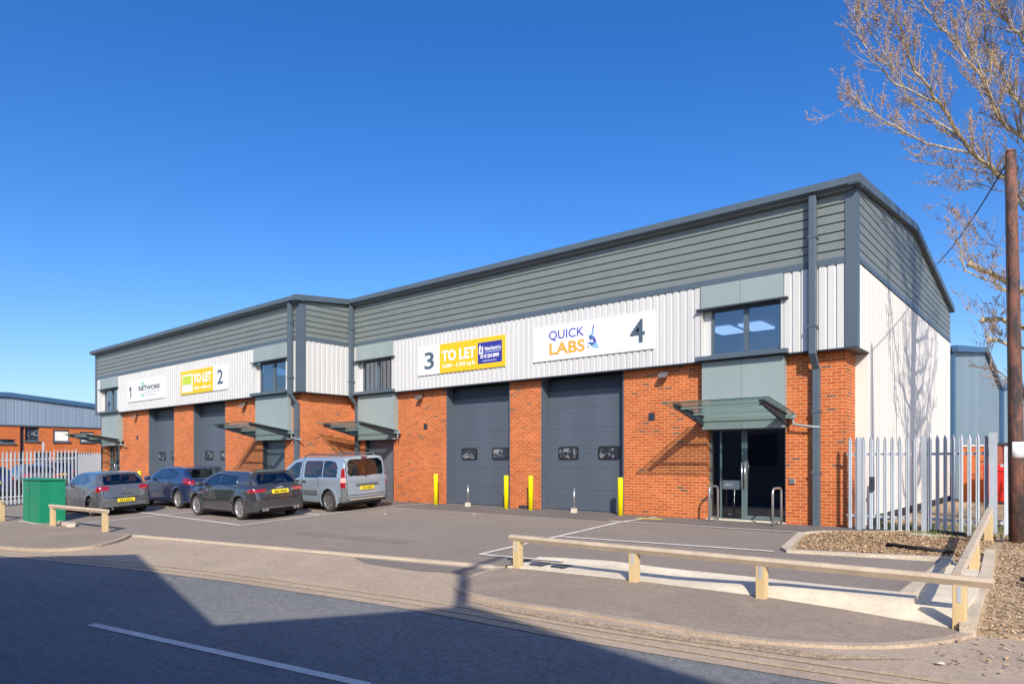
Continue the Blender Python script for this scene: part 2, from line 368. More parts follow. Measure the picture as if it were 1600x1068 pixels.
drape('corner_slab', [(-1.62, 9.36), (-1.5, 8.63), (-1.02, 8.54), (-.98, 9.6), (-1.05, 11.6), (-1.5, 12.4)], lambda x, y: G1(x, y) + .03 + (G2(x, y) - .02 - G1(x, y)) * max(0, min(1, (y - 8.6) / .8)) * .8, 0, M['haunch'], .25, skirt=.25)
mb = MB(); strip(mb, [(-1.58, 12.42), (-2.68, 12.16), (-3.2, 12.1), (-3.86, 12.02), (-4.0, 12.25), (-4.36, 14.3), (-4.08, 15.05)], .15, G2, 0, .05)
mb.build('bed_kerb', M['kerb'])['kind'] = 'structure'
mb = MB(); strip(mb, [(-2.72, 16.4), (-3.4, 15.55), (-4.08, 15.08)], .06, G2, .02, .02)
mb.build('path_edging', M['kerb'])['kind'] = 'structure'
M['patch'] = groundmat('asphalt_patch', (.20, .175, .155), (.235, .205, .18), (.30, .25, .2), dustamt=.5)
drape('asphalt_patch', [(-10.6, 8.0), (-9.2, 8.2), (-7.6, 8.45), (-7.5, 8.05), (-8.6, 7.75), (-9.9, 7.72)], G1, -.006, M['patch'], 1)
drape('trench_patch', [(-14.6, 9.2), (-11.0, 9.5), (-11.05, 9.95), (-14.7, 9.62)], G2, .005, M['patch'], 1)
drape('gutter_dirt', [(-6.6, 6.7), (-5.2, 6.72), (-3.4, 6.82), (-1.7, 7.1), (-1.2, 7.35), (-1.9, 6.86), (-3.4, 6.66), (-5.4, 6.58)], G1, -.005, M['soil'], 1)
# painted markings
mb = MB()
for a, b in [((-8.63, 9.39), (-8.63, 16.3)), ((-9.0, 14.5), (-4.45, 14.72)), ((-8.6, 11.85), (-4.1, 11.95)), ((-8.63, 9.39), (-6.75, 9.42)),
             ((-17.42, 9.43), (-17.42, 16.4)), ((-22.5, 7.1), (-22.6, 14.1)), ((-22.5, 9.55), (-17.42, 9.42)), ((-20.9, 12.02), (-17.42, 11.92)), ((-22.55, 12.0), (-22.0, 12.0)), ((-27.5, 9.62), (-22.5, 9.57))]:
    strip(mb, [a, b], .1, G2, .013)
o = mb.build('bay_lines', M['line']); o['kind'] = 'structure'
mb = MB(); strip(mb, [(-8.85, 15.65), (-8.15, 15.68)], .42, G2, .014); mb.build('yellow_hatch_mark', M['ymark'])['kind'] = 'structure'
mb = MB()
strip(mb, YIN, .075, G1, -.004, 0, 1); strip(mb, [(p[0], p[1] - .22) for p in YIN], .075, G1, -.004, 0, 1)
mb.build('double_yellow_lines', M['yline'])['kind'] = 'structure'
mb = MB()
for a, b in [((-9.67, 3.22), (-5.0, 3.93)), ((-19.5, .9), (-14.9, 2.05)), ((1.0, 4.6), (6, 5.3)), ((-30, -2.0), (-25, -.6))]:
    strip(mb, [a, b], .11, G1, -.012)
mb.build('centre_line', M['line'])['kind'] = 'structure'
# ------------------------------------------------------------------ industrial building
B = empty('industrial_building', (-20, 22, 0), 'long brick and metal clad unit block with grey roof edge and roller doors', 'building')
WR, CR, WL, CL = 16.55, 16.30, 14.25, 14.0       # wall / cladding planes, right and left block
XR, XB, XM, XE = -3.81, -4.09, -21.7, -41.35      # cladding corner, brick corner, setback, far left end
SO, BA = 4.0, 5.87
RY, RZ = 22.7, 8.15
def roofz(Y): return RZ - .103 * (RY - Y) if Y < RY else RZ - .151 * (Y - RY)
EZR, EZL = roofz(CR), roofz(CL)
EY = 30.1
def bricks(segs, y0, y1, z0=-.3, z1=SO + .02):
    mb = MB()
    for a, b in segs: MB().box(a, b, y0, y1, z0, z1).build('brick_pier', M['brick'], B)
bricks([(-22.0, -21.25), (-19.55, -16.8), (-13.93, -12.7), (-9.79, -7.36)], WR, WR + .5)
MB().prism([(-5.4, WR), (XB, WR), (XB, 17.6), (XB - .5, 17.6), (XB - .5, WR + .5), (-5.4, WR + .5)], 'z', -.3, SO + .02).build('brick_pier', M['brick'], B)
bricks([(-41.1, -40.5), (-38.75, -35.19), (-32.39, -30.48), (-27.61, -24.7)], WL, WL + .5, -.6)
MB().prism([(-23.1, WL), (-22.0, WL), (-22.0, WR - .003), (-22.5, WR - .003), (-22.5, WL + .5), (-23.1, WL + .5)], 'z', -.6, SO + .02).build('brick_pier', M['brick'], B)
# vertical profiled cladding
def clad_v(mb, ax, plane, u0, u1, z0, z1, out, pitch=.2, depth=.032):
    """ax 'x': runs along X facing -Y (out=-1); ax 'y': runs along Y facing +X (out=+1)"""
    n = max(1, round((u1 - u0) / pitch)); p = (u1 - u0) / n; pts = []
    for i in range(n):
        a = u0 + i * p
        pts += [(a, 0), (a + p * .10, depth), (a + p * .78, depth), (a + p * .86, 0)]
    pts.append((u1, 0)); vs = []
    for u, d in pts:
        q = plane + out * (d - depth)
        vs += [(u, q, z0), (u, q, z1)] if ax == 'x' else [(q, u, z0), (q, u, z1)]
    fs = [(2 * i, 2 * i + 2, 2 * i + 3, 2 * i + 1) for i in range(len(pts) - 1)]
    if ax == 'x' and out > 0: fs = [f[::-1] for f in fs]
    mb.add(vs, fs)
# horizontal profiled cladding with raked ends
def clad_h(mb, ax, plane, lo, hi, z0, z1, out, pitch=.203, depth=.04):
    zs = []; z = z0
    while z < z1 - .01:
        for dz, d in ((0, depth), (.052, depth), (.055, depth - .005), (.058, depth), (.108, depth), (.111, depth - .005), (.114, depth), (.163, depth), (.167, .0), (.2, .0)):
            if z + dz < z1: zs.append((z + dz, d))
        z += pitch
    zs.append((z1, 0)); vs = []
    for z, d in zs:
        q = plane + out * (d - depth); a, b = lo(z), hi(z)
        vs += [(a, q, z), (b, q, z)] if ax == 'x' else [(q, a, z), (q, b, z)]
    mb.add(vs, [(2 * i, 2 * i + 1, 2 * i + 3, 2 * i + 2) for i in range(len(zs) - 1)])
PAN = {1: (-40.6, -38.3, CL, WL), 2: (-24.83, -22.55, CL, WL), 3: (-21.4, -19.3, CR, WR), 4: (-7.4, -5.37, CR, WR)}
for a, b in ((-21.62, -21.4), (-19.3, -7.4), (-5.37, -4.03)): mb = MB(); clad_v(mb, 'x', CR, a, b, SO, BA, -1); mb.build('white_cladding', M['white_clad'], B)
for a, b in ((-41.15, -40.6), (-38.3, -24.83), (-22.55, -21.95)): mb = MB(); clad_v(mb, 'x', CL, a, b, SO, BA, -1); mb.build('white_cladding', M['white_clad'], B)
mb = MB(); clad_v(mb, 'y', XM, 14.08, 16.18, SO, BA, 1)
mb.build('white_cladding', M['white_clad'], B)
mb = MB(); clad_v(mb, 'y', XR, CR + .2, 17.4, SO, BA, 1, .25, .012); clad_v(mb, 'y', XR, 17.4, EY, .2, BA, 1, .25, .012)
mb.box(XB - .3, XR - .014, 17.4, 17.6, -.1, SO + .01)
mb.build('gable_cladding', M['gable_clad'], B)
# upper cladding
Z0 = 6.0
def ylo(z): return CR + .05 if z <= EZR else CR + .05 + (z - EZR) / .103
def yhi(z): return EY if z <= roofz(EY) else min(EY, RY + (RZ - z) / .151)
mb = MB(); clad_h(mb, 'x', CR, lambda z: XM, lambda z: XR - .2, Z0, EZR, -1); mb.build('grey_cladding', M['grey_clad'], B)
mb = MB(); clad_h(mb, 'x', CL, lambda z: XE + .2, lambda z: XM - .2, Z0, EZL, -1)
clad_h(mb, 'y', XM, lambda z: CL + .05 if z <= EZL else CL + .05 + (z - EZL) / .103, lambda z: CR, Z0, EZR, 1)
mb.build('grey_cladding', M['grey_clad'], B)
mb = MB(); clad_h(mb, 'y', XR, ylo, yhi, Z0, RZ - .02, 1); mb.build('gable_grey_cladding', M['grey_clad'], B)
# trims: base band, corner posts, soffit and drip, eaves and verges
mb = MB()
mb.box(XM, XR + .006, CR - .015, CR + .1, BA, Z0 + .02); mb.box(XR - .1, XR + .012, CR + .1, EY, BA + .03, Z0 + .02)
mb.box(XE, XM + .006, CL - .015, CL + .1, BA, Z0 + .02); mb.box(XM - .1, XM + .012, CL + .1, CR - .02, BA, Z0 + .02)
mb.build('cladding_band', M['trim'], B)
for x0, x1, y, zt in ((XR - .22, XR + .02, CR, EZR), (XM - .25, XM + .02, CL, EZL), (XE - .02, XE + .2, CL, EZL)):
    MB().box(x0, x1, y - .025, y + .22, SO, zt).build('corner_trim', M['trim'], B)
MB().box(XM + .02, XM + .1, CR - .02, CR + .08, SO, EZR).build('corner_trim', M['trim'], B)
mb = MB()
for a, b, y in ((XM, XR, CR), (XE, XM, CL)): mb.box(a, b, y - .02, y + .26, SO - .03, SO - .002)
mb.box(XB - .1, XR + .02, CR + .26, 17.4, SO - .03, SO - .002); mb.box(XM - .31, XM + .02, CL + .26, CR - .02, SO - .03, SO - .002)
mb.build('soffit', M['trim_dark'], B)
def eave(x0, x1, y, z): return MB().prism([(y - .27, z + .02), (y - .27, z + .16), (y - .2, z + .2), (y + .1, z + .22), (y + .1, z - .02), (y - .12, z - .02)], 'x', x0, x1)
eave(XM + .16, XR + .12, CR, EZR).build('eaves_gutter', M['trim'], B)
eave(XE - .12, XM + .1, CL, EZL).build('eaves_gutter', M['trim'], B)
def verge(x0, x1, pts, t=.17, lift=.16):
    return MB().prism([(y, z + lift) for y, z in pts] + [(y, z + lift - t) for y, z in pts[::-1]], 'x', x0, x1)
verge(XR - .1, XR + .13, [(CR - .26, EZR + .02), (RY, RZ + .03), (EY + .1, roofz(EY) + .03)], .2, .17).build('verge_trim', M['trim'], B)
verge(XM - .1, XM + .13, [(CL - .26, EZL + .02), (CR - .1, EZR + .03)], .2, .17).build('verge_trim', M['trim'], B)
mb = MB()
mb.prism([(CR - .1, EZR + .05), (RY, RZ + .06), (EY, roofz(EY) + .05), (EY, roofz(EY) - .1), (RY, RZ - .1), (CR - .1, EZR - .05)], 'x', XM - .05, XR - .05)
mb.prism([(CL - .1, EZL + .05), (RY, RZ + .065), (EY, roofz(EY) + .055), (EY, roofz(EY) - .105), (RY, RZ - .105), (CL - .1, EZL - .05)], 'x', XE, XM - .05)
mb.build('roof', M['roof'], B)
mb = MB(); mb.box(XE, XR - .05, EY - .2, EY - .02, -.5, roofz(EY) - .1); mb.box(XE + .02, XE + .2, CL + .25, EY - .2, -.9, 7.2)
mb.box(XR - .2, XR - .06, 17.4, EY - .2, -.6, .19)
mb.build('rear_wall', M['trim_dark'], B)
MB().box(XM - .9, XM - .75, CL + .6, EY - .3, -.3, EZL - .2).build('party_wall', M['dark_int'], B)
# downpipes
def dpipe(x, ywall, yclad, ztop, zb=-.02, w=.15):
    mb = MB(); mb.box(x - w / 2, x + w / 2, yclad - .2, yclad - .05, SO - .1, ztop)
    mb.prism([(yclad - .2, SO - .1), (yclad - .05, SO - .1), (ywall - .02, SO - .42), (ywall - .17, SO - .42)], 'x', x - w / 2 + .002, x + w / 2 - .002)
    mb.box(x - w / 2, x + w / 2, ywall - .17, ywall - .02, zb, SO - .42)
    o = mb.build('downpipe', M['trim'], B, bevel=.01)
    for z in (1.2, 2.6): MB().box(x - w / 2 - .02, x + w / 2 + .02, ywall - .18, ywall, z, z + .05).build('bracket', M['trim'], o)
    for z in (4.5, 6.5): MB().box(x - w / 2 - .02, x + w / 2 + .02, yclad - .21, yclad, z, z + .05).build('bracket', M['trim'], o)
dpipe(-4.68, WR, CR, EZR - .02); dpipe(-22.15, WL, CL, EZL - .02); dpipe(-21.6, WR, CR, EZR - .02, w=.13)
# loading doors
def loading_door(x0, x1, yw, panes=None, zs=(1.57, 1.87)):
    yd = yw + .35; d = MB(); z = 0.03
    while z < 3.95:
        z1 = min(z + .61, 3.98); d.box(x0 + .06, x1 - .06, yd, yd + .05, z, z1 - .006)
        for k in range(1, 5):
            zz = z + (z1 - z) * k / 5
            if zz < z1 - .03: d.box(x0 + .06, x1 - .06, yd - .004, yd, zz - .03, zz + .03)
        z += .61
    d.box(x0 + .06, x1 - .06, yd + .02, yd + .04, 0.0, 3.99)
    door = d.build('loading_door', M['door'], B)
    fr = MB(); fr.box(x0 + .002, x0 + .05, yw + .012, yd + .06, -.02, SO - .035); fr.box(x1 - .05, x1 - .002, yw + .012, yd + .06, -.02, SO - .035)
    fr.box(x0 + .002, x1 - .002, yd - .02, yd + .06, -.03, .015)
    fr.build('door_frame', M['door'], door)
    MB().box(x0 + .05, x1 - .05, yd - .05, yd - .02, 3.62, SO - .04).build('door_shade_strip', M['trim_dark'], door)  # dark strip across the door top, stands in for the overhang's shadow
    W = x1 - x0
    for c in ((.27, .76) if W > 0 else ()):
        cx = x0 + W * c; w = .34; zc = 1.72; h = .17
        def rr(w, h, r=.09, n=5):
            out = []
            for (sx, sz, a0) in ((1, 1, 0), (-1, 1, 90), (-1, -1, 180), (1, -1, 270)):
                for i in range(n + 1):
                    a = R(a0 + 90 * i / n); out.append((cx + sx * (w - r) + r * math.cos(a), zc + sz * (h - r) + r * math.sin(a)))
            return out
        f = MB().prism(rr(w + .03, h + .03), 'y', yd - .02, yd - .003).build('window', M['black'], door)
        MB().prism(rr(w - .02, h - .02), 'y', yd - .03, yd - .021).build('pane', M['door_pane'], door)
    return door
m_, nt_, p_ = newmat('door_pane'); nt_.links.new(mixc(nt_, ramp(nt_, nz(nt_, 3, 4, .6, warp=1.5), .52, .6), (.03, .035, .05), (.22, .23, .25)), p_.inputs['Base Color']); p_.inputs['Roughness'].default_value = .12; M['door_pane'] = m_
loading_door(-16.8, -13.93, WR); loading_door(-12.7, -9.79, WR); loading_door(-35.19, -32.39, WL); loading_door(-30.48, -27.61, WL)
# spandrel panels, windows, entrances, canopies
def unit(i, kind):
    x0, x1, yc, yw = PAN[i]; xm = (x0 + x1) / 2
    for a, b in ((x0, xm - .004), (xm + .004, x1)):
        MB().box(a, b, yc + .03, yw - .002, 2.28, SO - .035).build('spandrel_panel', M['panel'], B); MB().box(a, b, yc - .045, yc + .02, 5.3, BA - .003).build('head_panel', M['panel'], B)
    # window
    a, b = x0 + .22, x1 - .06
    w = MB(); yf = yc + .12
    w.box(a, a + .06, yf, yf + .07, 4.1, 5.28); w.box(b - .06, b, yf, yf + .07, 4.1, 5.28)
    w.box(a + .06, b - .06, yf, yf + .07, 4.1, 4.17); w.box(a + .06, b - .06, yf, yf + .07, 5.21, 5.28)
    mid = a + (b - a) * .5; w.box(mid - .055, mid + .055, yf - .01, yf + .07, 4.17, 5.21)
    wo = w.build('window', M['trim'], B)
    MB().box(a + .06, b - .06, yf + .03, yf + .036, 4.17, 5.21).build('glass', M['glass'], wo)
    s = MB(); s.box(x0 - .1, x1 + .12, yc - .16, yc + .2, SO - .001, SO + .1); s.build('sill', M['trim'], wo)
    s = MB(); s.box(x0 - .1, x1 + .12, yc - .13, yc + .08, 5.26, 5.298); s.build('drip', M['trim_dark'], wo)
    MB().prism([(x0 - .01, yc - .02), (x0 + .01, yc - .02), (x0 + .01, yf + .03), (a - .003, yf + .03), (a - .003, yf + .1), (x0 - .01, yf + .1)], 'z', SO + .1, 5.26).build('jamb_lining', M['white_clad'], wo)
    MB().box(b + .003, x1 + .004, yc - .015, yf + .1, SO + .1, 5.26).build('jamb_lining', M['white_clad'], wo)
    # room behind
    dp, al = (7.5, a - 3.6) if i == 4 else (3.5, a - .3)
    r = MB(); r.box(al, b + .3, yf + dp, yf + dp + .1, 3.6, 5.8); r.box(al, b + .3, yf + .66, yf + dp, 3.5, 3.6); r.box(al, b + .3, yf + .66, yf + dp, 5.75, 5.8)
    r.build('room_lining', M['room'], B)
    if i == 4:
        for lx, ly in ((-9.2, 20.7), (-8.2, 20.7)):
            MB().box(lx, lx + .72, ly, ly + 1.2, 5.66, 5.72).build('ceiling_light', M['lamp'], B)
    else:
        MB().box(a + .07, a + .07 + (b - a) * .36, yf + .1, yf + .12, 4.12, 5.26).build('blind', M['blind'], wo)
    # canopy
    gx0, gx1 = x0 - .22, x1 + .26; yb, yfz = yw - .25, yw - 1.95
    def slab(mb, a, b, y0, z0, y1, z1, t): mb.prism([(y0, z0), (y1, z1), (y1, z1 - t), (y0, z0 - t)], 'x', a, b)
    g = MB(); slab(g, gx0, gx1, yb, 2.60, yfz, 2.86, .016); go = g.build('canopy', M['glass_can'], B)
    g = MB(); slab(g, gx0 - .002, gx0 + .006, yb, 2.602, yfz, 2.862, .02); slab(g, gx1 - .006, gx1 + .002, yb, 2.602, yfz, 2.862, .02); g.box(gx0, gx1, yfz - .004, yfz + .006, 2.842, 2.866)
    g.build('glass_edge', M['glass_edge'], go)
    for bx in (x0 + .02, x1 + .02):
        g = MB(); g.prism([(yw - .02, 2.32), (yw - .02, 2.55), (yfz + .2, 2.79), (yfz + .2, 2.74)], 'x', bx - .03, bx + .03)
        g.prism([(yw - .02, 2.55), (yfz + .2, 2.79), (yfz + .2, 2.82), (yw - .02, 2.58)], 'x', bx - .06, bx + .06)
        g.build('bracket', M['trim_dark'], go)
    g = MB(); g.box(x0 + .06, x1 - .04, yfz + .42, yfz + .47, 2.715, 2.755); g.box(x0 + .06, x1 - .04, yfz + 1.1, yfz + 1.15, 2.61, 2.655); g.build('cross_rail', M['panel'], go)
    g = MB(); g.box(gx0 + .1, gx1 - .02, yb + .0, yb + .14, 2.48, 2.585); g.tube([(gx1 - .08, yb + .08, 2.5), (gx1 - .05, yb + .05, 2.34), (gx1 + .3, yb + .08, 2.28), (gx1 + .52, yb + .1, 2.26)] if i != 3 else [(gx1 - .08, yb + .08, 2.5), (gx1 - .05, yb + .05, 2.3)], .028, 8)
    g.build('gutter', M['panel'], go)
    # entrance
    if kind == 'shutter':
        a, b = (-24.7, -23.1) if i == 2 else (-21.25, -19.55)
        mb = MB(); z = .03
        while z < 2.3:
            mb.prism([(yw + .2, z), (yw + .172, z + .012), (yw + .172, z + .062), (yw + .2, z + .072)], 'x', a + .07, b - .07); z += .075
        mb.box(a + .06, b - .06, yw + .2, yw + .22, 0, 2.35)
        so = mb.build('roller_shutter', M['shutter'], B)
        MB().box(a + .002, a + .07, yw + .03, yw + .24, 0, 2.34).build('guide_rail', M['trim_dark'], so); MB().box(b - .07, b - .002, yw + .03, yw + .24, 0, 2.34).build('guide_rail', M['trim_dark'], so)
    else:
        a, b = (-7.36, -5.4) if i == 4 else (-40.5, -38.75)
        yf = yw + .17; fr = MB()
        fr.box(a + .002, a + .06, yf, yf + .07, 0, 2.34); fr.box(b - .08, b - .002, yf, yf + .07, 0, 2.34); fr.box(a + .06, b - .08, yf, yf + .07, 2.25, 2.34); fr.box(a + .06, b - .08, yf, yf + .07, 0.0, .045)
        s1 = a + (b - a) * .46
        fr.box(s1 - .07, s1, yf - .005, yf + .075, .045, 2.25); fr.box(s1 + .005, s1 + .065, yf - .012, yf + .068, .05, 2.24); fr.box(s1 + .065, b - .1, yf - .012, yf + .06, .05, .14); fr.box(a + .27, a + .31, yf, yf + .07, .045, 2.25)
        do = fr.build('entrance_door', M['panel_dk'], B)
        MB().box(a + .06, b - .08, yf + .03, yf + .038, .045, 2.25).build('glass', M['glass_door'], do)
        h = MB()
        for hx in (s1 - .04, s1 + .04): h.tube([(hx, yf - .07, .84), (hx, yf - .07, 1.46)], .016, 8); h.tube([(hx, yf - .07, .95), (hx, yf - .01, .95)], .01, 6); h.tube([(hx, yf - .07, 1.35), (hx, yf - .01, 1.35)], .01, 6)
        h.build('handle', M['steel'], do)
        mbx = MB(); mbx.box(a + .34, s1 - .09, yf - .01, yf + .028, .78, 1.0); lb = mbx.build('letter_panel', M['trim'], do)
        MB().box(a + .40, s1 - .3, yf - .014, yf - .01, .86, .92).build('letter_slot', M['steel'], do)
        r = MB(); r.box(a - .2, b + .2, yw + 3.0, yw + 3.1, -.02, 3); r.box(a - .2, b + .2, yw + .3, yw + 3, -.05, -.005); r.box(a - .2, b + .2, yw + .3, yw + 3, 2.4, 2.5)
        r.build('lobby_lining', M['room'], B)
        MB().box(a, b, yw - .06, yw + .17, -.02, .03).build('threshold', M['concrete'], do)
        if i == 4: MB().box(-6.42, -6.1, yf + .1, yf + .13, 2.14, 2.2).build('door_notice', M['redl'], do)
M['room'] = mat('office_lining', (.18, .19, .21), .9, .1, 2)
M['blind'] = mat('window_blind', (.75, .74, .68), .8, .05, 2)
M['shutter'] = mat('shutter_grey', (.16, .19, .22), .4, .08, 2, metal=.2)
M['panel_dk'] = mat('door_frame_grey', (.11, .15, .16), .4, .06, 2)
M['glass_edge'] = mat('green_glass_edge', (.06, .13, .11), .2, .05, 3)
M['redl'] = mat('red_print', (.6, .12, .1), .5, .05, 3)
m_, nt_, p_ = newmat('lit_ceiling_panel'); p_.inputs['Emission Color'].default_value = (.75, .85, 1, 1); p_.inputs['Emission Strength'].default_value = 2.6; M['lamp'] = m_
for i, kd in ((1, 'door'), (2, 'shutter'), (3, 'shutter'), (4, 'door')): unit(i, kd)
mb = MB()
for x, z, y in ((-17.83, 2.7, WR), (-8.93, 2.68, WR), (-36.48, 2.66, WL)):
    v = MB().box(x - .09, x + .09, y - .012, y, z - .1, z + .1)
    for q in range(4): v.box(x - .085, x + .085, y - .022, y - .012, z - .085 + q * .045, z - .065 + q * .045)
    v.build('wall_vent', M['trim_dark'], B)
# door entry box beside the unit 4 door
MB().box(-5.3, -5.18, WR - .05, WR, .95, 1.08).build('entry_keypad', M['steel'], B, bevel=.01)
mb = MB()
for x, y in ((-6.6, CR), (-13.3, CR), (-19, CR)): mb.box(x - .15, x + .15, WR - .004, WR, .2, .26) if False else None
MB().box(-13.55, -13.2, WR - .03, WR, .03, .1).build('low_wall_vent', M['trim_dark'], B)
# floodlights
def floodlight(x, yw, z, label):
    r = empty('floodlight', (x, yw, z), label, 'wall light', 'floodlights under the white cladding')
    b = MB().box(-.06, .06, -.03, 0, -.06, .06).box(-.015, .015, -.16, -.02, -.02, .01); o = b.build('bracket', M['trim_dark']); o.parent = r
    h = MB().prism([(-.12, .02), (-.28, -.06), (-.25, -.15), (-.1, -.07)], 'x', -.11, .11); o = h.build('lamp_head', M['steel']); o.parent = r
    return r
floodlight(-8.5, WR, 3.83, 'floodlight on the brick between roller door 4 and its entrance canopy')
floodlight(-17.99, WR, 3.8, 'floodlight on the brick below the sign numbered 3')
floodlight(-25.9, WL, 3.8, 'floodlight on the brick to the right of roller door 2')
floodlight(-36.5, WL, 3.78, 'floodlight on the brick below the sign numbered 1')
# ------------------------------------------------------------------ signs
COLS = {'grey': lin(75, 92, 104), 'yel': (.80, .50, .01), 'navy': (.03, .035, .28), 'qblue': (.07, .08, .42), 'orange': (.86, .36, .04), 'wht': (.9, .9, .9),
        'lime': (.48, .60, .05), 'dk': (.05, .05, .06), 'mint': (.35, .55, .46), 'lb': (.25, .45, .75), 'midb': (.04, .12, .35), 'pale': (.6, .68, .9), 'ggrey': (.45, .46, .47)}
for k_, c_ in COLS.items(): M['p_' + k_] = mat('print_' + k_, c_, .45, .02, 3)
M['p_wht'] = M['white']
def text(s, x0, x1, z0, z1, y, m, parent, bold=.0, name='lettering'):
    cu = bpy.data.curves.new(name, 'FONT'); cu.body = s; cu.offset = bold; cu.extrude = .003; cu.resolution_u = 4
    ob = bpy.data.objects.new(name, cu); COL.objects.link(ob); dg = bpy.context.evaluated_depsgraph_get(); dg.update()
    me = bpy.data.meshes.new_from_object(ob.evaluated_get(dg)); bpy.data.objects.remove(ob); bpy.data.curves.remove(cu)
    n = len(me.vertices); co = np.empty(n * 3); me.vertices.foreach_get('co', co); co = co.reshape(-1, 3); lo, hi = co.min(0), co.max(0)
    out = np.empty_like(co)
    out[:, 0] = x0 + (co[:, 0] - lo[0]) / (hi[0] - lo[0]) * (x1 - x0); out[:, 2] = z0 + (co[:, 1] - lo[1]) / (hi[1] - lo[1]) * (z1 - z0)
    out[:, 1] = y - co[:, 2]
    me.vertices.foreach_set('co', out.ravel()); me.materials.clear(); me.materials.append(m); me.update()
    o = bpy.data.objects.new(name, me); COL.objects.link(o); o.parent = parent; o.location = -wloc(parent); return o
def sign(x0, x1, z0, z1, yc, label):
    r = empty('unit_sign', ((x0 + x1) / 2, yc, z0), label, 'sign')
    return r
def board(r, x0, x1, z0, z1, yc, m, name='board'):
    return MB().box(x0, x1, yc - .035, yc - .003, z0, z1).build(name, m, r, bevel=.004)
def patch(r, x0, x1, z0, z1, y, m, name='printed_panel'):
    return MB().box(x0, x1, y, y + .004, z0, z1).build(name, m, r)
def agent_logo(r, x, z, s, y):
    MB().prism([(x, z), (x + .9 * s, z), (x + .9 * s, z + 1.3 * s), (x + .62 * s, z + .95 * s), (x + .62 * s, z + .22 * s), (x + .3 * s, z + .22 * s), (x + .3 * s, z + .9 * s), (x + .6 * s, z + .8 * s), (x + .25 * s, z + 1.6 * s), (x, z + 1.0 * s)], 'y', y - .003, y).build('logo', M['p_wht'], r)
YR = CR - .035; YL = CL - .035
s3 = sign(-17.92, -13.9, 4.46, 5.45, CR, 'white and yellow TO LET sign numbered 3 with blue agent panel')
board(s3, -17.92, -16.84, 4.46, 5.45, CR, M['white']); board(s3, -16.83, -13.9, 4.46, 5.45, CR, M['p_yel'], 'letting_board')
text('3', -17.58, -17.1, 4.65, 5.24, YR - .003, M['p_grey'], s3, .015)
text('TO LET', -16.72, -15.15, 4.85, 5.22, YR - .003, M['p_wht'], s3, .035)
text('1,650 - 1,725 sq ft', -16.68, -15.18, 4.6, 4.76, YR - .003, M['p_wht'], s3, .02)
patch(s3, -15.05, -14.02, 4.62, 5.3, YR - .004, M['p_navy'])
agent_logo(s3, -15.0, 4.93, .2, YR - .005)
text('Michael Steel & Co', -14.75, -14.06, 5.03, 5.14, YR - .008, M['p_wht'], s3, .03)
patch(s3, -14.75, -14.06, 4.97, 4.99, YR - .006, M['p_pale'], 'underline')
text('0113 234 8999', -14.93, -14.14, 4.78, 4.91, YR - .008, M['p_wht'], s3, .03)
patch(s3, -14.85, -14.25, 4.69, 4.71, YR - .006, M['p_pale'], 'underline')
s4 = sign(-12.78, -8.71, 4.46, 5.48, CR, 'white QUICK LABS sign with blue microscope and a grey number 4')
board(s4, -12.78, -9.80, 4.46, 5.48, CR, M['white']); board(s4, -9.78, -8.71, 4.46, 5.48, CR, M['white'])
text('4', -9.43, -8.98, 4.66, 5.3, YR - .003, M['p_grey'], s4, .015)
text('QUICK', -12.18, -10.93, 5.02, 5.33, YR - .003, M['p_qblue'], s4, .008)
text('LABS', -12.16, -10.90, 4.62, 4.97, YR - .003, M['p_orange'], s4, .025)
yy = YR - .003
def pr(poly, m, name='microscope_emblem'): MB().prism(poly, 'y', yy - .003, yy).build(name, m, s4)
def lg(pts, k=1): return [(-10.84 + a * .42, 4.66 + b * .66) for a, b in pts]
pr(lg([(.42, .78), (.52, .76), (.62, 1.0), (.54, 1.02)]), M['p_midb'])
pr(lg([(.36, .58), (.55, .55), (.60, .75), (.44, .78)]), M['p_lb'])
pr(lg([(.18, .56), (.40, .62), (.46, .42), (.28, .36)]), M['p_midb'])
pr(lg([(.44, .54), (.60, .52), (.80, .30), (.66, .22), (.50, .36)]), M['p_qblue'])
pr(lg([(.08, .30), (.66, .27), (.60, .20), (.42, .10), (.30, .2), (.10, .26)]), M['p_midb'])
pr(lg([(.44, .04), (.56, .2), (.82, .26), (1.0, .0)]), M['p_lb'])
pr(lg([(.08, .1), (.16, .16), (.2, .1), (.14, .04)]), M['p_midb'])
s1 = sign(-37.02, -32.79, 4.42, 5.45, CL, 'white NETWORK sign with pale green rings and the number 1')
board(s1, -37.02, -35.85, 4.42, 5.45, CL, M['white']); board(s1, -35.83, -32.79, 4.42, 5.45, CL, M['white'])
MB().prism([(-36.62, 4.62), (-36.5, 4.62), (-36.5, 5.2), (-36.6, 5.2), (-36.78, 5.06), (-36.78, 4.96), (-36.62, 5.05)], 'y', YL - .008, YL - .001).build('lettering', M['p_grey'], s1)
text('NETWORK', -35.6, -33.15, 4.9, 5.12, YL - .006, M['p_dk'], s1, .02)
mb = MB()
def ring(cx, cz, r0, r1, y, a0=0, a1=360):
    n = 24; v = []; 
    for i in range(n + 1):
        a = R(a0 + (a1 - a0) * i / n); v += [(cx + r0 * math.cos(a), y, cz + r0 * math.sin(a)), (cx + r1 * math.cos(a), y, cz + r1 * math.sin(a))]
    mb.add(v, [(2 * i, 2 * i + 1, 2 * i + 3, 2 * i + 2) for i in range(n)])
ring(-35.2, 4.97, .30, .36, YL - .002, 20, 340); ring(-35.15, 5.22, .0, .13, YL - .0025); ring(-35.15, 4.66, .0, .13, YL - .0025); ring(-34.85, 5.15, 0, .06, YL - .002); ring(-35.5, 5.1, 0, .06, YL - .002)
mb.build('ring_emblem', M['p_mint'], s1)
mb = MB()
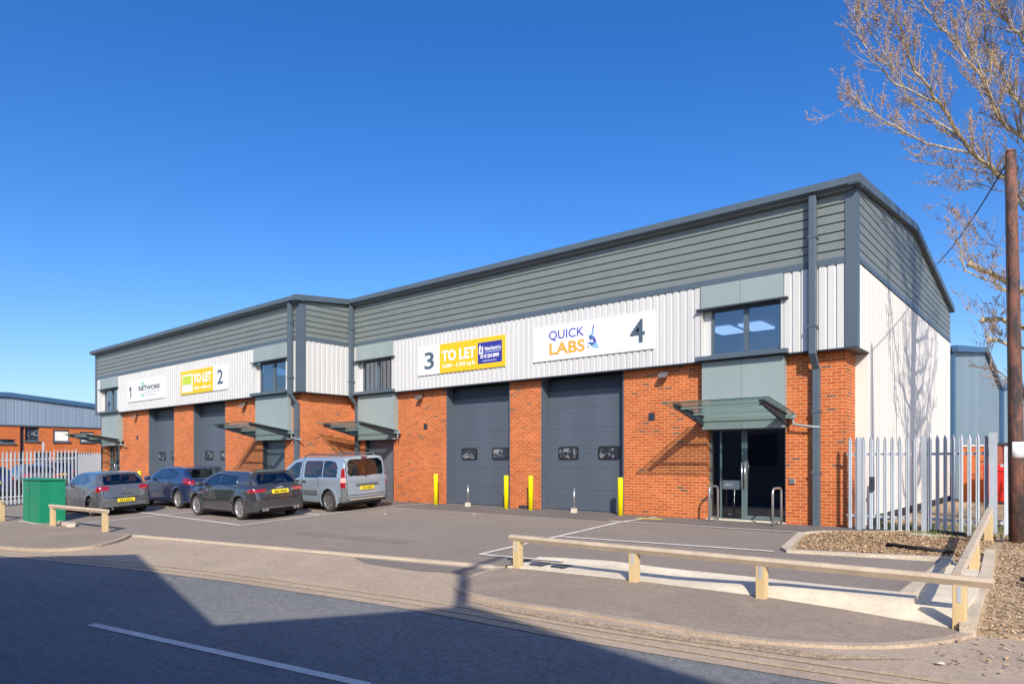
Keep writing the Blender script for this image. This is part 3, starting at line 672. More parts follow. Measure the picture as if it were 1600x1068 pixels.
for row, z in enumerate((4.76, 4.62)):
    x = -34.9
    while x < (-33.3 if row == 0 else -33.6):
        w = random.choice((.06, .09, .12)); mb.box(x, x + w, YL - .004, YL - .001, z, z + .08); x += w + .035
mb.build('fine_print', M['p_ggrey'], s1)
s2 = sign(-31.1, -26.87, 4.43, 5.48, CL, 'orange yellow TO LET sign with lime green square numbered 2')
board(s2, -31.1, -28.12, 4.43, 5.46, CL, M['p_yel'], 'letting_board'); board(s2, -28.1, -26.87, 4.43, 5.46, CL, M['white'])
text('2', -27.73, -27.25, 4.68, 5.28, YL - .003, M['p_grey'], s2, .015)
patch(s2, -30.95, -29.95, 4.53, 5.3, YL - .004, M['p_wht']); patch(s2, -30.9, -30.02, 4.85, 5.24, YL - .008, M['p_lime'])
mb = MB()
for row, z in enumerate((4.74, 4.62)):
    x = -30.85
    while x < -30.1:
        w = random.choice((.06, .09, .12)); mb.box(x, x + w, YL - .009, YL - .005, z, z + .07); x += w + .04
mb.build('fine_print', M['p_pale'], s2)
text('TO LET', -29.85, -28.25, 4.87, 5.27, YL - .003, M['p_wht'], s2, .035)
text('1,650 - 3,380 sq ft', -29.8, -28.3, 4.56, 4.72, YL - .003, M['p_wht'], s2, .02)
# ------------------------------------------------------------------ small things in front of the building
def copytree(o, loc, label=None):
    r = o.copy(); COL.objects.link(r); r.location = loc; LOC[r.name] = Vector(loc)
    if label: r['label'] = label
    for ch in list(o.children):
        c = ch.copy(); COL.objects.link(c); c.parent = r
        for g in list(ch.children):
            d = g.copy(); COL.objects.link(d); d.parent = c
    return r
bp = MB().lathe([(.001, -.1), (.075, -.1), (.075, 1.02), (.07, 1.035), (.001, 1.04)], 'z', n=20).build('bollard', M['yellow'])
bp.location = (-9.66, 16.14, 0)
tag(bp, 'yellow bollard at the right edge of roller door 4, nearest the entrance', 'bollard', 'yellow bollards guarding the roller doors')
for (x, y, l) in ((-12.77, 16.14, 'yellow bollard on the brick pier at the left edge of roller door 4'), (-13.74, 16.14, 'yellow bollard at the right edge of roller door 3'), (-16.88, 16.14, 'yellow bollard at the left edge of roller door 3'), (-35.1, 13.8, 'yellow bollard top showing behind the grey three door hatchback')):
    copytree(bp, (x, y, G2(x, y)), l)
def lockpost(x, y, label):
    r = empty('ground_lock_post', (x, y, 0), label, 'lock post', 'pale lock posts in front of the roller doors')
    o = MB().box(-.07, .07, -.06, .06, -.01, .13).build('base_block', M['concrete']); o.parent = r
    o = MB().tube([(0, 0, .12), (.012, 0, .72)], .022, 8).build('rod', M['steel']); o.parent = r
lockpost(-11.19, 16.14, 'thin pale post on a white block in front of roller door 4')
lockpost(-15.38, 16.14, 'thin pale post on a white block in front of roller door 3')
def hoop(x, y0, y1, label):
    h = .86; pts = [(x, y0, -.05), (x, y0, h - .12)]
    for i in range(7):
        a = R(90 * i / 6); pts.append((x, y0 + .12 - .12 * math.cos(a), h - .12 + .12 * math.sin(a)))
    for i in range(7):
        a = R(90 * i / 6); pts.append((x, y1 - .12 + .12 * math.sin(a), h - .12 + .12 * math.cos(a)))
    pts += [(x, y1, -.05)]
    r = empty('steel_hoop', (x, (y0 + y1) / 2, 0), label, 'hoop barrier', 'steel hoops at the entrance door')
    MB().tube(pts, .026, 10).build('hoop', M['steel'], r); MB().tube([(x, y0, .1), (x, y1, .1)], .02, 8).build('lower_bar', M['steel'], r)
hoop(-7.05, 15.98, 16.5, 'steel hoop barrier on the left of the entrance door beside unit 4'); hoop(-5.42, 15.72, 16.3, 'steel hoop barrier on the right of the entrance door beside unit 4')
hoop(-38.9, 13.6, 14.1, 'steel hoop barrier by the distant entrance of unit 1')
# timber knee rails
def knee(label, posts, rails, ph):
    r = empty('knee_rail_fence', (*posts[0][:2], G1(*posts[0][:2])), label, 'timber fence')
    for x, y, zt in posts:
        mb = MB(); z0 = G1(x, y) - .15; w = .062
        mb.box(x - w, x + w, y - w, y + w, z0, zt)
        po = mb.build('post', M['wood_post'], r, bevel=.006)
        MB().box(x - .018, x + .018, y - w - .004, y - w - .001, zt - .17, zt).build('strap', M['galv'], po)
    for pts in rails:
        a, b = Vector(pts[0]), Vector(pts[1]); d = (b - a).normalized(); u = Vector((-d.y, d.x, 0)).normalized(); w = d.cross(u)
        q = .06; vs = []
        for p in (a, b):
            for cu, cw in ((1, .3), (.6, 1), (-.6, 1), (-1, .3), (-.4, -.85), (.4, -.85)): vs.append(p + u * cu * q + w * cw * q)
        MB().add(vs, [(0, 1, 2, 3, 4, 5)[::-1], (6, 7, 8, 9, 10, 11)] + [(i, (i + 1) % 6, (i + 1) % 6 + 6, i + 6) for i in range(6)]).build('rail', M['wood'], r)
zr = .2
knee('low timber knee rail with four front posts running beside the concrete edge', [(-7.2, 8.76, .16), (-5.03, 8.8, .16), (-3.17, 8.8, .16), (-1.0, 8.57, .18), (-1.2, 11.78, .37), (-1.27, 14.5, .57)],
     [((-7.36, 8.76, zr), (-.72, 8.76, zr)), ((-1.06, 8.84, zr + .02), (-1.26, 14.6, .62))], 0)
knee('short low timber knee rail on two posts in front of the green cabinet', [(-22.85, 6.62, .14), (-19.55, 6.84, .14)], [((-23.0, 6.6, .17), (-19.45, 6.86, .17))], 0)
knee('timber knee rail end post cut off by the left edge of the photo', [(-26.2, 6.2, .16), (-29, 5.9, .14)], [((-26.1, 6.2, .2), (-29.2, 5.85, .18))], 0)
# green cabinet
gc = empty('utility_cabinet', (-24.8, 6.95, -.42), 'large dark green metal utility cabinet on the pavement', 'cabinet')
mb = MB(); mb.box(-25.6, -24.02, 6.6, 7.3, -.44, .9); mb.build('body', M['green'], gc, bevel=.012)
mb = MB(); mb.prism([(6.56, .9), (7.34, .9), (7.34, .93), (6.95, .96), (6.56, .93)], 'x', -25.64, -23.98); mb.build('lid', M['green'], gc, bevel=.004)
MB().box(-24.95, -24.945, 6.594, 6.6, -.4, .88).build('door_seam', M['black'], gc); MB().box(-25.02, -24.99, 6.57, 6.6, .6, .68).build('lock', M['steel'], gc)
MB().box(-25.7, -23.92, 6.5, 7.4, -.6, -.39).build('concrete_base', M['kerb'], gc)
kc = MB(); kc.prism([(-23.6, 6.95), (-22.0, 6.72), (-21.9, 6.9), (-22.3, 7.1), (-23.5, 7.2)], 'z', -.42, -.30); tag(kc.build('kerb_block', M['kerb'], bevel=.03), 'pale concrete kerb block lying between the green cabinet and timber posts', 'kerb block')
# drain grates in the haunch
def grate(x, y, label):
    z = G1(x, y) + .036
    r = empty('drain_grate', (x, y, z), label, 'drain grate', 'drain grates in the pale concrete')
    f = MB().box(-.13, .13, -.13, .13, -.03, .0); o = f.build('frame', M['trim_dark']); o.parent = r
    g = MB()
    for i in range(6): g.box(-.115 + i * .042, -.095 + i * .042, -.11, .11, .0, .005)
    o = g.build('bars', M['trim']); o.parent = r
grate(-7.02, 9.12, 'square iron drain grate nearest the first timber post'); grate(-6.6, 9.16, 'square iron drain grate on the side away from the first timber post')
# ------------------------------------------------------------------ palisade fences
def palisade(label, runs, z0f, h, spacing, posts, rails=(.35, None), name='palisade_fence', pw=.035):
    (xa, ya), (xb, yb) = runs[0]
    r = empty(name, (xa, ya, z0f(xa, ya)), label, 'metal fence')
    for (a, b) in runs:
        a, b = Vector((*a, 0)), Vector((*b, 0)); d = (b - a).normalized(); nrm = Vector((d.y, -d.x, 0)); L = (b - a).length; mb = MB(); t = spacing / 2
        while t < L:
            p = a + d * t; z = z0f(p.x, p.y) + .05; hh = h + random.uniform(-.01, .01)
            prof = [(-pw, 0), (-pw * .45, .03), (0, .012), (pw * .45, .03), (pw, 0)]
            vs = []
            for zz, s in ((z, 1), (z + hh - .09, 1), (z + hh, .12)):
                for q, o_ in prof: vs.append(p + d * q * s + nrm * (o_ + .02) + Vector((0, 0, zz)))
            fs = [(j * 5 + i, j * 5 + i + 1, (j + 1) * 5 + i + 1, (j + 1) * 5 + i) for j in range(2) for i in range(4)]
            mb.add(vs, fs); t += spacing
        o = mb.build('pales', M['galv'], r)
        so = o.modifiers.new('s', 'SOLIDIFY'); so.thickness = .004
        for zz in (.3, h - .35):
            mb = MB()
            p0 = a + Vector((0, 0, z0f(a.x, a.y) + zz)); p1 = b + Vector((0, 0, z0f(b.x, b.y) + zz))
            q = [p0 - nrm * .03, p0 + nrm * .012, p1 + nrm * .012, p1 - nrm * .03]
            mb.add([v + Vector((0, 0, dz)) for dz in (0, .05) for v in q], [(3, 2, 1, 0), (4, 5, 6, 7), (0, 1, 5, 4), (1, 2, 6, 5), (2, 3, 7, 6), (3, 0, 4, 7)])
            mb.build('rail', M['galv'], r)
    for (x, y, w, hh) in posts:
        z = z0f(x, y); MB().box(x - w / 2, x + w / 2, y - w / 2, y + w / 2, z - .1, z + hh).build('post', M['galv'], r)
    return r
zg = lambda x, y: -.02
gt = palisade('galvanised palisade gate of close pales beside the brick corner', [((-3.98, 16.22), (-2.6, 16.2))], zg, 1.98, .138, [(-3.72, 16.2, .09, 2.02), (-2.68, 16.22, .07, 1.98)], name='palisade_gate', pw=.038)
gt['category'] = 'metal gate'
MB().box(-3.52, -3.42, 16.12, 16.18, .85, 1.15).build('gate_lock', M['trim_dark'], gt)
palisade('galvanised palisade fence panel between the gate and the tall corner post', [((-2.46, 16.18), (-1.38, 15.85))], zg, 1.98, .145, [(-2.5, 16.2, .1, 2.03), (-1.31, 15.8, .12, 2.05)], pw=.038)
palisade('galvanised palisade fence running back behind the rusty pole', [((-1.18, 15.95), (-1.1, 31))], zg, 1.75, .3, [(-1.15, 18.4, .08, 1.8), (-1.15, 21.2, .08, 1.8), (-1.1, 25, .08, 1.8), (-1.1, 31, .08, 1.8)])
zl = lambda x, y: G1(x, y) + .02
palisade('pale grey palisade fence behind the green cabinet', [((-32.9, -4), (-32.9, 10.4))], zl, 2.12, .135, [(-32.95, -1, .08, 2.1), (-32.95, 1.8, .08, 2.1), (-32.95, 4.6, .08, 2.1), (-32.95, 7.5, .08, 2.1), (-32.95, 9.2, .06, 2.5)], pw=.032)
pt = [(10.45, -.35)]
for q in range(9): pt += [(10.45 + q * .1, 1.72), (10.5 + q * .1, 1.86)]
tag(MB().prism(pt + [(11.35, 1.72), (11.35, -.35)], 'x', -32.95, -32.9).build('sheeted_gate', M['sheet']), 'solid pale grey sheeted gate beside the far end of the brick units', 'metal gate')
mb = MB()
for q in range(150):
    x = random.uniform(-3.6, -.9); y = random.uniform(16.5, 17.8) if random.random() < .7 else random.uniform(15.0, 15.8)
    if x < -2.7 and y < 16.4: continue
    for w_ in range(9):
        a = random.uniform(0, 6.28); hh = random.uniform(.05, .17); dx, dy = math.cos(a) * .05, math.sin(a) * .05
        mb.add([(x + dx, y + dy, GM(x, y)), (x + dx + .008, y + dy, GM(x, y)), (x + dx * 2.2, y + dy * 2.2, GM(x, y) + hh)], [(0, 1, 2)])
tag(mb.build('weeds', mat('weed_green', (.10, .15, .04), .8, .3, 5), uv=False), 'green weeds and grass tufts at the foot of the palisade fence', None, None, 'stuff')
# pole, cable, notice
pl = empty('telegraph_pole', (-.89, 14.7, 0), 'tall rusty brown pole standing beside the palisade fence', 'pole')
pm, pnt, pp = newmat('pole_rust')
c_ = mixc(pnt, ramp(pnt, nz(pnt, 6, 6, .7, stretch=(1, 1, .35)), .42, .62), (.045, .035, .035), (.20, .085, .055))
pnt.links.new(mixc(pnt, .4, c_, ramp(pnt, nz(pnt, 50, 3), .3, .7), 'OVERLAY'), pp.inputs['Base Color']); pp.inputs['Roughness'].default_value = .85
MB().tube([(-.88, 14.7, -.3), (-.90, 14.7, 2), (-.94, 14.7, 5), (-.97, 14.7, 6.85)], [.12, .112, .092, .078], 16).build('shaft', pm, pl)
MB().tube([(-.97, 14.7, 6.85), (-.97, 14.7, 6.9)], [.08, .07], 12).build('cap', pm, pl)
MB().tube([(-.89, 14.7, 1.55), (-.89, 14.7, 1.82)], .117, 16).build('notice_band', M['p_wht'], pl)
cab = [(-1.02, 14.35, z) for z in ()] 
MB().tube([(-.98, 14.6, .0), (-1.0, 14.6, 3), (-1.04, 14.62, 6.8)], .012, 5).build('riser_cable', M['black'], pl)
a, b = Vector((-.97, 14.7, 6.8)), Vector((-3.7, 26.2, 7.95)); pts = []
for i in range(21):
    t = i / 20; p = a.lerp(b, t); p.z -= .35 * 4 * t * (1 - t) * .5; pts.append(p)
tag(MB().tube(pts, .014, 5).build('overhead_cable', M['black']), 'thin black cable hanging between the rusty pole and the roof edge', 'cable')
# black pipes lying by the fence, manhole slab
tag(MB().tube([(-2.6, 13.2, .05), (-1.6, 12.8, .04)], .035, 8).build('pipe_offcut', M['black']), 'thin black pipe lying across the wood chip bed', 'pipe')
tag(MB().tube([(-2.35, 15.98, .06), (-1.75, 15.68, .06)], .06, 10).build('pipe_offcut', M['black']), 'thick black pipe lying at the foot of the palisade fence', 'pipe')
tag(MB().prism([(-2.75, 15.35), (-2.2, 15.05), (-1.95, 15.4), (-2.5, 15.7)], 'z', .0, .06).build('concrete_cover', M['concrete'], bevel=.01), 'flat square concrete cover set in the ground before the fence post', 'cover slab')
tag(MB().tube([(-.62, 11.2, -.06), (-.45, 11.0, -.05), (-.33, 10.85, -.08)], [.03, .055, .03], 7).build('log', M['black']), 'short dark log lying on the leaf litter right of the corner fence', 'log')
# wood chips
def chips(poly, n, G, name, label, cols, k_=1):
    xs = [p[0] for p in poly]; ys = [p[1] for p in poly]; bms = [MB() for _ in cols]
    def inside(x, y):
        c = False; j = len(poly) - 1
        for i in range(len(poly)):
            if (poly[i][1] > y) != (poly[j][1] > y) and x < (poly[j][0] - poly[i][0]) * (y - poly[i][1]) / (poly[j][1] - poly[i][1]) + poly[i][0]: c = not c
            j = i
        return c
    k = 0
    while k < n:
        x = random.uniform(min(xs), max(xs)); y = random.uniform(min(ys), max(ys))
        if not inside(x, y): continue
        k += 1; a = random.uniform(0, 6.28); l = random.uniform(.01, .03) * k_; w = random.uniform(.005, .013) * k_; z = G(x, y) + random.uniform(.004, .022)
        t = random.uniform(-.35, .35) * l * 2; ca, sa = math.cos(a), math.sin(a)
        random.choice(bms).add([(x - ca * l - sa * w, y - sa * l + ca * w, z - t), (x - ca * l + sa * w, y - sa * l - ca * w, z - t + .006), (x + ca * l + sa * w, y + sa * l - ca * w, z + t + .006), (x + ca * l - sa * w, y + sa * l + ca * w, z + t)], [(0, 1, 2, 3)])
    root = bms[0].build(name, cols[0], uv=False); tag(root, label, None, None, 'stuff')
    for b, c in zip(bms[1:], cols[1:]): 
        o = b.build('chips', c, root, uv=False); o['kind'] = 'stuff'
CH = [mat('chip_a', (.46, .30, .16), .9, .2, 8), mat('chip_b', (.32, .21, .12), .9, .2, 8), mat('chip_c', (.58, .43, .26), .9, .2, 8)]
chips([(-4.2, 14.2), (-3.85, 12.2), (-1.6, 12.55), (-1.2, 12.6), (-1.2, 15.6), (-2.5, 16.1), (-3.95, 15.0)], 15000, GM, 'wood_chips', 'tan wood chips covering the kerbed bed', CH, .85)
chips([(-.8, 8.6), (-.95, 11.5), (-1.1, 15.4), (1.5, 18), (2, 9)], 13000, GM, 'leaf_litter', 'dry leaf litter and chips covering the verge at the right edge', CH, .75)
chips([(-1.3, 7.8), (-.8, 8.6), (1.5, 8.8), (2, 7.4), (-.6, 6.95)], 250, G1, 'verge_litter', 'scattered twigs and chips on the dusty kerbside', CH)
for (x, y, l) in ((-15.7, 12.95, 'small white stone in the car park near the van bay'), (-13.2, 14.1, 'small white stone in front of roller door 3'), (-3.6, 15.6, 'small white stone on the path by the wood chip bed'), (-1.0, 7.3, 'pale crumpled leaf lying on the kerbside at lower right')):
    mb = MB(); 
    G_ = G2 if 'stone' in l else G1
    v = [(x + random.uniform(.03, .055) * math.cos(a) , y + random.uniform(.03, .05) * math.sin(a), G_(x, y) + .01) for a in [i * math.pi / 3 for i in range(6)]]
    mb.add(v + [(x + .01, y, G_(x, y) + (.035 if 'stone' in l else .03))], [(i, (i + 1) % 6, 6) for i in range(6)]); tag(mb.build('stone' if 'stone' in l else 'leaf', M['concrete']), l, 'stone' if 'stone' in l else 'leaf')
# ------------------------------------------------------------------ cars (bodies sculpted as smooth blended volumes, then meshed)
def poly_sd(poly, A, Bv):
    """signed distance (negative inside) of grids A,B to polygon"""
    P = np.array(poly, float); Q = np.roll(P, -1, 0); d = np.full(A.shape, 1e9); ins = np.zeros(A.shape, bool)
    for (x0, y0), (x1, y1) in zip(P, Q):
        ex, ey = x1 - x0, y1 - y0; t = np.clip(((A - x0) * ex + (Bv - y0) * ey) / (ex * ex + ey * ey + 1e-12), 0, 1)
        d = np.minimum(d, (A - x0 - t * ex) ** 2 + (Bv - y0 - t * ey) ** 2)
        if y0 != y1: ins ^= ((y0 > Bv) != (y1 > Bv)) & (A < ex * (Bv - y0) / ey + x0)
    d = np.sqrt(d); return np.where(ins, -d, d)
def smax(a, b, k): h = np.clip(.5 + .5 * (a - b) / k, 0, 1); return b + (a - b) * h + k * h * (1 - h)
def smin(a, b, k): return -smax(-a, -b, k)
def inpoly(poly, a, b): return poly_sd(poly, a, b) < 0
def chaikin(p, it=2):
    for _ in range(it):
        q = []
        for i in range(len(p)):
            a, b = p[i], p[(i + 1) % len(p)]; q += [(a[0] * .8 + b[0] * .2, a[1] * .8 + b[1] * .2), (a[0] * .2 + b[0] * .8, a[1] * .2 + b[1] * .8)]
        p = q
    return p
def surface_nets(D, xs, ys, zs):
    S = D < 0; nx, ny, nz_ = D.shape
    c = [S[i:nx - 1 + i, j:ny - 1 + j, k:nz_ - 1 + k] for i in (0, 1) for j in (0, 1) for k in (0, 1)]
    tot = sum(a.astype(np.int8) for a in c); act = (tot > 0) & (tot < 8)
    idx = -np.ones(act.shape, np.int64); I = np.argwhere(act); idx[act] = np.arange(len(I))
    acc = np.zeros((len(I), 3)); cnt = np.zeros(len(I)); cor = [(i, j, k) for i in (0, 1) for j in (0, 1) for k in (0, 1)]
    for a in range(8):
        for b in range(a + 1, 8):
            A, B_ = np.array(cor[a]), np.array(cor[b])
            if abs(A - B_).sum() != 1: continue
            da = D[tuple((I + A).T)]; db = D[tuple((I + B_).T)]; m = (da < 0) != (db < 0)
            t = np.where(m, da / np.where(m, da - db, 1), 0); acc += m[:, None] * (A + t[:, None] * (B_ - A)); cnt += m
    v = I + acc / cnt[:, None]; h = xs[1] - xs[0]
    V = np.stack([xs[0] + v[:, 0] * h, ys[0] + v[:, 1] * h, zs[0] + v[:, 2] * h], 1); F = []
    for ax in range(3):
        sl0 = [slice(1, -1)] * 3; sl1 = [slice(1, -1)] * 3; sl0[ax] = slice(0, -1); sl1[ax] = slice(1, None)
        a, b = S[tuple(sl0)], S[tuple(sl1)]; E_ = np.argwhere(a != b)
        if not len(E_): continue
        flip = a[tuple(E_.T)]; base = E_ + 1; base[:, ax] -= 1; u, w_ = [q for q in range(3) if q != ax]
        def cell(du, dw):
            q = base.copy(); q[:, u] -= du; q[:, w_] -= dw; return idx[tuple(q.T)]
        q = np.stack([cell(1, 1), cell(0, 1), cell(0, 0), cell(1, 0)], 1)
        if ax == 1: flip = ~flip
        q[~flip] = q[~flip][:, ::-1]; F.append(q)
    return V, np.concatenate(F)
H_ = .023
def carpaint(name, c, rough=.22, metal=.35):
    m, nt, p = newmat(name); f = nz(nt, 2.5, 5, .6)
    nt.links.new(mixc(nt, ramp(nt, f, .35, .75), c, tuple(x * .85 + .02 for x in c)), p.inputs['Base Color'])
    p.inputs['Metallic'].default_value = metal; p.inputs['Roughness'].default_value = rough; p.inputs['Coat Weight'].default_value = 1; p.inputs['Coat Roughness'].default_value = .02; p.inputs['Coat IOR'].default_value = 1.8
    return m
M['car_glass'] = mat('car_glass', (.012, .02, .022), .04, .05, 2, spec=.9)
def cgl():
    m, nt, p = newmat('car_glass_view'); a = nz(nt, 3.2, 3, .5, warp=.8)
    nt.links.new(mixc(nt, ramp(nt, a, .46, .64), (.008, .012, .015), (.09, .15, .18)), p.inputs['Base Color'])
    p.inputs['Roughness'].default_value = .05; p.inputs['Specular IOR Level'].default_value = .9; return m
M['car_glass'] = glassmat('car_glass', (.34, .40, .42), .12, .01)
M['seat'] = mat('seat_fabric', (.045, .045, .05), .9, .2, 4)
M['tail'] = mat('tail_light_red', (.30, .006, .009), .12, .1, 6, spec=.8, coat=1)
M['tailw'] = mat('tail_light_clear', (.75, .35, .33), .1, .1, 6, spec=.8)
M['plate'] = mat('rear_plate_yellow', (.85, .66, .03), .4, .03, 6)
M['gap'] = mat('panel_gap', (.006, .006, .008), .8, .05, 5)
M['trimp'] = mat('bumper_plastic', (.11, .115, .12), .6, .1, 5)
M['chrome'] = mat('chrome', (.8, .8, .8), .12, .05, 5, metal=1)
def car_parts(P):
    L, W, Hh = P['L'], P['W'], P['H']; h = H_
    xs = np.arange(-.1, L + .1, h); ys = np.arange(-W - .1, W + .1, h); zs = np.arange(.05, Hh + .12, h)
    X2, Z2 = np.meshgrid(xs, zs, indexing='ij'); X3, Y3 = np.meshgrid(xs, ys, indexing='ij'); Y4, Z4 = np.meshgrid(np.abs(ys), zs, indexing='ij'); Y3 = np.abs(Y3)
    sd = lambda p, a, b: poly_sd(chaikin(p, 2), a, b)
    low = smax(smax(sd(P['side'], X2, Z2)[:, None, :], sd([(-.3, -2), *P['plan'], (L + .3, -2)], X3, Y3)[:, :, None], .10), sd(P['sec'], Y4, Z4)[None], .07)
    gh = smax(smax(sd(P['gside'], X2, Z2)[:, None, :], sd([(-.3, -2), *P['gplan'], (L + .3, -2)], X3, Y3)[:, :, None], .09), sd(P['gsec'], Y4, Z4)[None], .05)
    D = smin(low, gh, .05)
    Xg = xs[:, None, None]; Yg = np.abs(ys)[None, :, None]; Zg = zs[None, None, :]
    for xw in P['wx']:   # arch flare, then wheel well
        r = np.sqrt((Xg - xw) ** 2 + (Zg - P['wr']) ** 2)
        fl = smax(r - (P['wr'] + .10), Yg - (W - .015), .06); D = smin(D, np.maximum(fl, .15 - Zg), .08)
        D = np.maximum(D, -np.maximum(r - (P['wr'] + .045), (W - .34) - Yg))
    V, F = surface_nets(D, xs, ys, zs)
    ed = np.concatenate([F[:, [0, 1]], F[:, [1, 2]], F[:, [2, 3]], F[:, [3, 0]]]); ed = np.concatenate([ed, ed[:, ::-1]])
    for _ in range(5):
        acc = np.zeros_like(V); np.add.at(acc, ed[:, 0], V[ed[:, 1]]); cn = np.bincount(ed[:, 0], minlength=len(V))[:, None]; V = V * .5 + acc / cn * .5
    C = V[F].mean(1); N = np.cross(V[F[:, 2]] - V[F[:, 0]], V[F[:, 3]] - V[F[:, 1]]); N /= np.linalg.norm(N, axis=1)[:, None] + 1e-9
    x, y, z = C.T; ay = np.abs(y); cls = np.zeros(len(F), int)
    side = np.abs(N[:, 1]) > .45
    for (xg, z0, z1) in P['gaps']: cls[side & (np.abs(x - xg) < h * .5) & (z > z0) & (z < z1)] = 5
    z0, z1, ym = P['gate']     # tailgate shut line, seen from behind
    rear = (x < .55) & (N[:, 0] < -.2)
    cls[rear & (np.abs(z - z0) < h * .5) & (ay < ym)] = 5
    cls[(x < .35) & (np.abs(ay - ym) < h * .45) & (z > z0) & (z < z1) & (N[:, 0] < -.25)] = 5
    for k, f in P.get('trim', []): cls[f(x, ay, z, N)] = k
    for g in P['glass']: cls[side & inpoly(g, x, z) & (z > P['belt'] - .04)] = 1
    cls[(N[:, 0] < -.12) & (x < 1.1) & inpoly(P['rearglass'], ay, z)] = 2
    cls[(N[:, 0] > .15) & (x > L * .5) & inpoly(P['screen'], ay, z) & (z > P['belt'] + .03)] = 3
    cls[P['lights'](x, ay, z, N)] = 4
    if 'lightsc' in P: cls[P['lightsc'](x, ay, z, N)] = 7
    for xw in P['wx']:
        r = np.hypot(x - xw, z - P['wr']); cls[(r < P['wr'] + .052) & (ay > W - .36)] = 6
    cls[(z < .30) & (N[:, 2] < -.5)] = 6
    return V, F, cls
def sub(V, F, mask):
    f = F[mask]; u, inv = np.unique(f, return_inverse=True); return V[u], inv.reshape(f.shape)
def npobj(name, V, F, m, parent):
    me = bpy.data.meshes.new(name); me.from_pydata(V.tolist(), [], F.tolist()); me.update(); me.polygons.foreach_set('use_smooth', [True] * len(F)); me.materials.append(m)
    o = bpy.data.objects.new(name, me); COL.objects.link(o); o.parent = parent; return o
def bake(name, V, F, cls_mask, m, parent): 
    v, f = sub(V, F, cls_mask); return npobj(name, v, f, m, parent) if len(f) else None
def make_car(P, label, cat, rx, cy, gz):
    r = empty('parked_car' if cat == 'car' else 'parked_van', (rx, cy, gz), label, cat, 'vehicles parked in the unit bays')
    r.rotation_euler = (R(-2.86), 0, math.pi)
    V, F, c = car_parts(P); L, W = P['L'], P['W']; paint = P['paint']
    body = bake('body', V, F, (c == 0) | (c == 5), paint, r)
    body.data.materials.append(M['gap']); body.data.polygons.foreach_set('material_index', (c[(c == 0) | (c == 5)] == 5).astype(np.int32))
    x, y, z = V[F].mean(1).T
    for s, nm in ((1, 0), (-1, 0)):
        bake('side_windows', V, F, (c == 1) & (y * s > 0), M['car_glass'], r); bake('tail_light', V, F, (c == 4) & (y * s > 0), M['tail'], r); bake('reversing_light', V, F, (c == 7) & (y * s > 0), M['tailw'], r)
    bake('rear_window', V, F, c == 2, M['car_glass'], r); bake('windscreen', V, F, c == 3, M['car_glass'], r)
    bake('underbody', V, F, c == 6, M['black'], r); bake('plastic_trim', V, F, c == 8, M['trimp'], r); bake('diffuser', V, F, c == 9, M['gap'], r)
    # wheels
    R_ = P['wr']; tw = .21
    tyre = MB().lathe([(R_ * .66, -tw / 2), (R_ * .9, -tw / 2), (R_ * .985, -tw / 2 + .03), (R_, 0), (R_ * .985, tw / 2 - .03), (R_ * .9, tw / 2), (R_ * .68, tw / 2 - .005), (R_ * .66, tw / 2 - .05), (R_ * .62, -tw / 2 + .02)], 'y', n=36)
    rim = MB().lathe([(R_ * .71, tw / 2 - .004), (R_ * .66, tw / 2 + .002), (R_ * .62, tw / 2 - .03), (R_ * .6, 0)], 'y', n=36)
    rim.lathe([(R_ * .13, tw / 2 - .01), (.001, tw / 2 - .006)], 'y', n=12)
    ns = P['spokes']
    for i in range(ns):
        a = 2 * math.pi * i / ns + .3; 
        for da in ((-.11, .11) if P.get('twin') else (0,)):
            w0, w1 = (.035, .025) if P.get('twin') else (.05, .034)
            ca, sa = math.cos(a), math.sin(a); cb, sb = math.cos(a + da), math.sin(a + da); r0, r1 = R_ * .08, R_ * .66
            p = [(ca * r0 - sa * w0, ca, sa * r0 + ca * w0), (ca * r0 + sa * w0, 0, sa * r0 - ca * w0), (cb * r1 + sb * w1, 0, sb * r1 - cb * w1), (cb * r1 - sb * w1, 0, sb * r1 + cb * w1)]
            rim.add([(q[0], tw / 2 - .022, q[2]) for q in p] + [(q[0], tw / 2 - .05, q[2]) for q in p], [(0, 1, 2, 3), (0, 4, 5, 1), (1, 5, 6, 2), (2, 6, 7, 3), (3, 7, 4, 0)])
    back = MB().lathe([(R_ * .64, .0), (.001, .0)], 'y', n=24)
    protos = []
    for xw in P['wx']:
        for s in (1, -1):
            if not protos:
                w_ = tyre.build('wheel', M['rubber'], uv=False); ri = rim.build('rim', P['rim'], w_, uv=False); bk = back.build('brake_disc', M['gap'], w_, uv=False); protos = [w_, ri, bk]
            else:
                w_ = protos[0].copy(); COL.objects.link(w_)
                for q in protos[1:]: d = q.copy(); COL.objects.link(d); d.parent = w_
            w_.parent = r; w_.location = (xw, s * (W - .125), R_ * .985); w_.rotation_euler = (0, 0, 0 if s > 0 else math.pi)
    # seats and dash seen through the glass
    zt = P['belt']
    for sx, rows_ in ((1, (L * .47,)), (-1, (L * .47,)), (1, (L * .26,)), (-1, (L * .26,))):
        for xx in rows_:
            yc_ = sx * W * .42; sb = MB(); sb.prism([(xx, .42), (xx + .5, .42), (xx + .5, .58), (xx + .12, .56), (xx - .08, zt + .06), (xx - .2, zt + .04)], 'y', yc_ - .23, yc_ + .23)
            sb.prism([(xx - .13, zt + .09), (xx - .04, zt + .09), (xx - .07, zt + .27), (xx - .16, zt + .26)], 'y', yc_ - .12, yc_ + .12)
            so_ = sb.build('seat', M['seat'], uv=False, bevel=.03); so_.parent = r
    dbm = MB(); dbm.prism([(L * .66, .5), (L * .80, .5), (L * .80, zt - .08), (L * .67, zt - .03)], 'y', -W * .8, W * .8); do_ = dbm.build('dashboard', M['seat'], uv=False); do_.parent = r
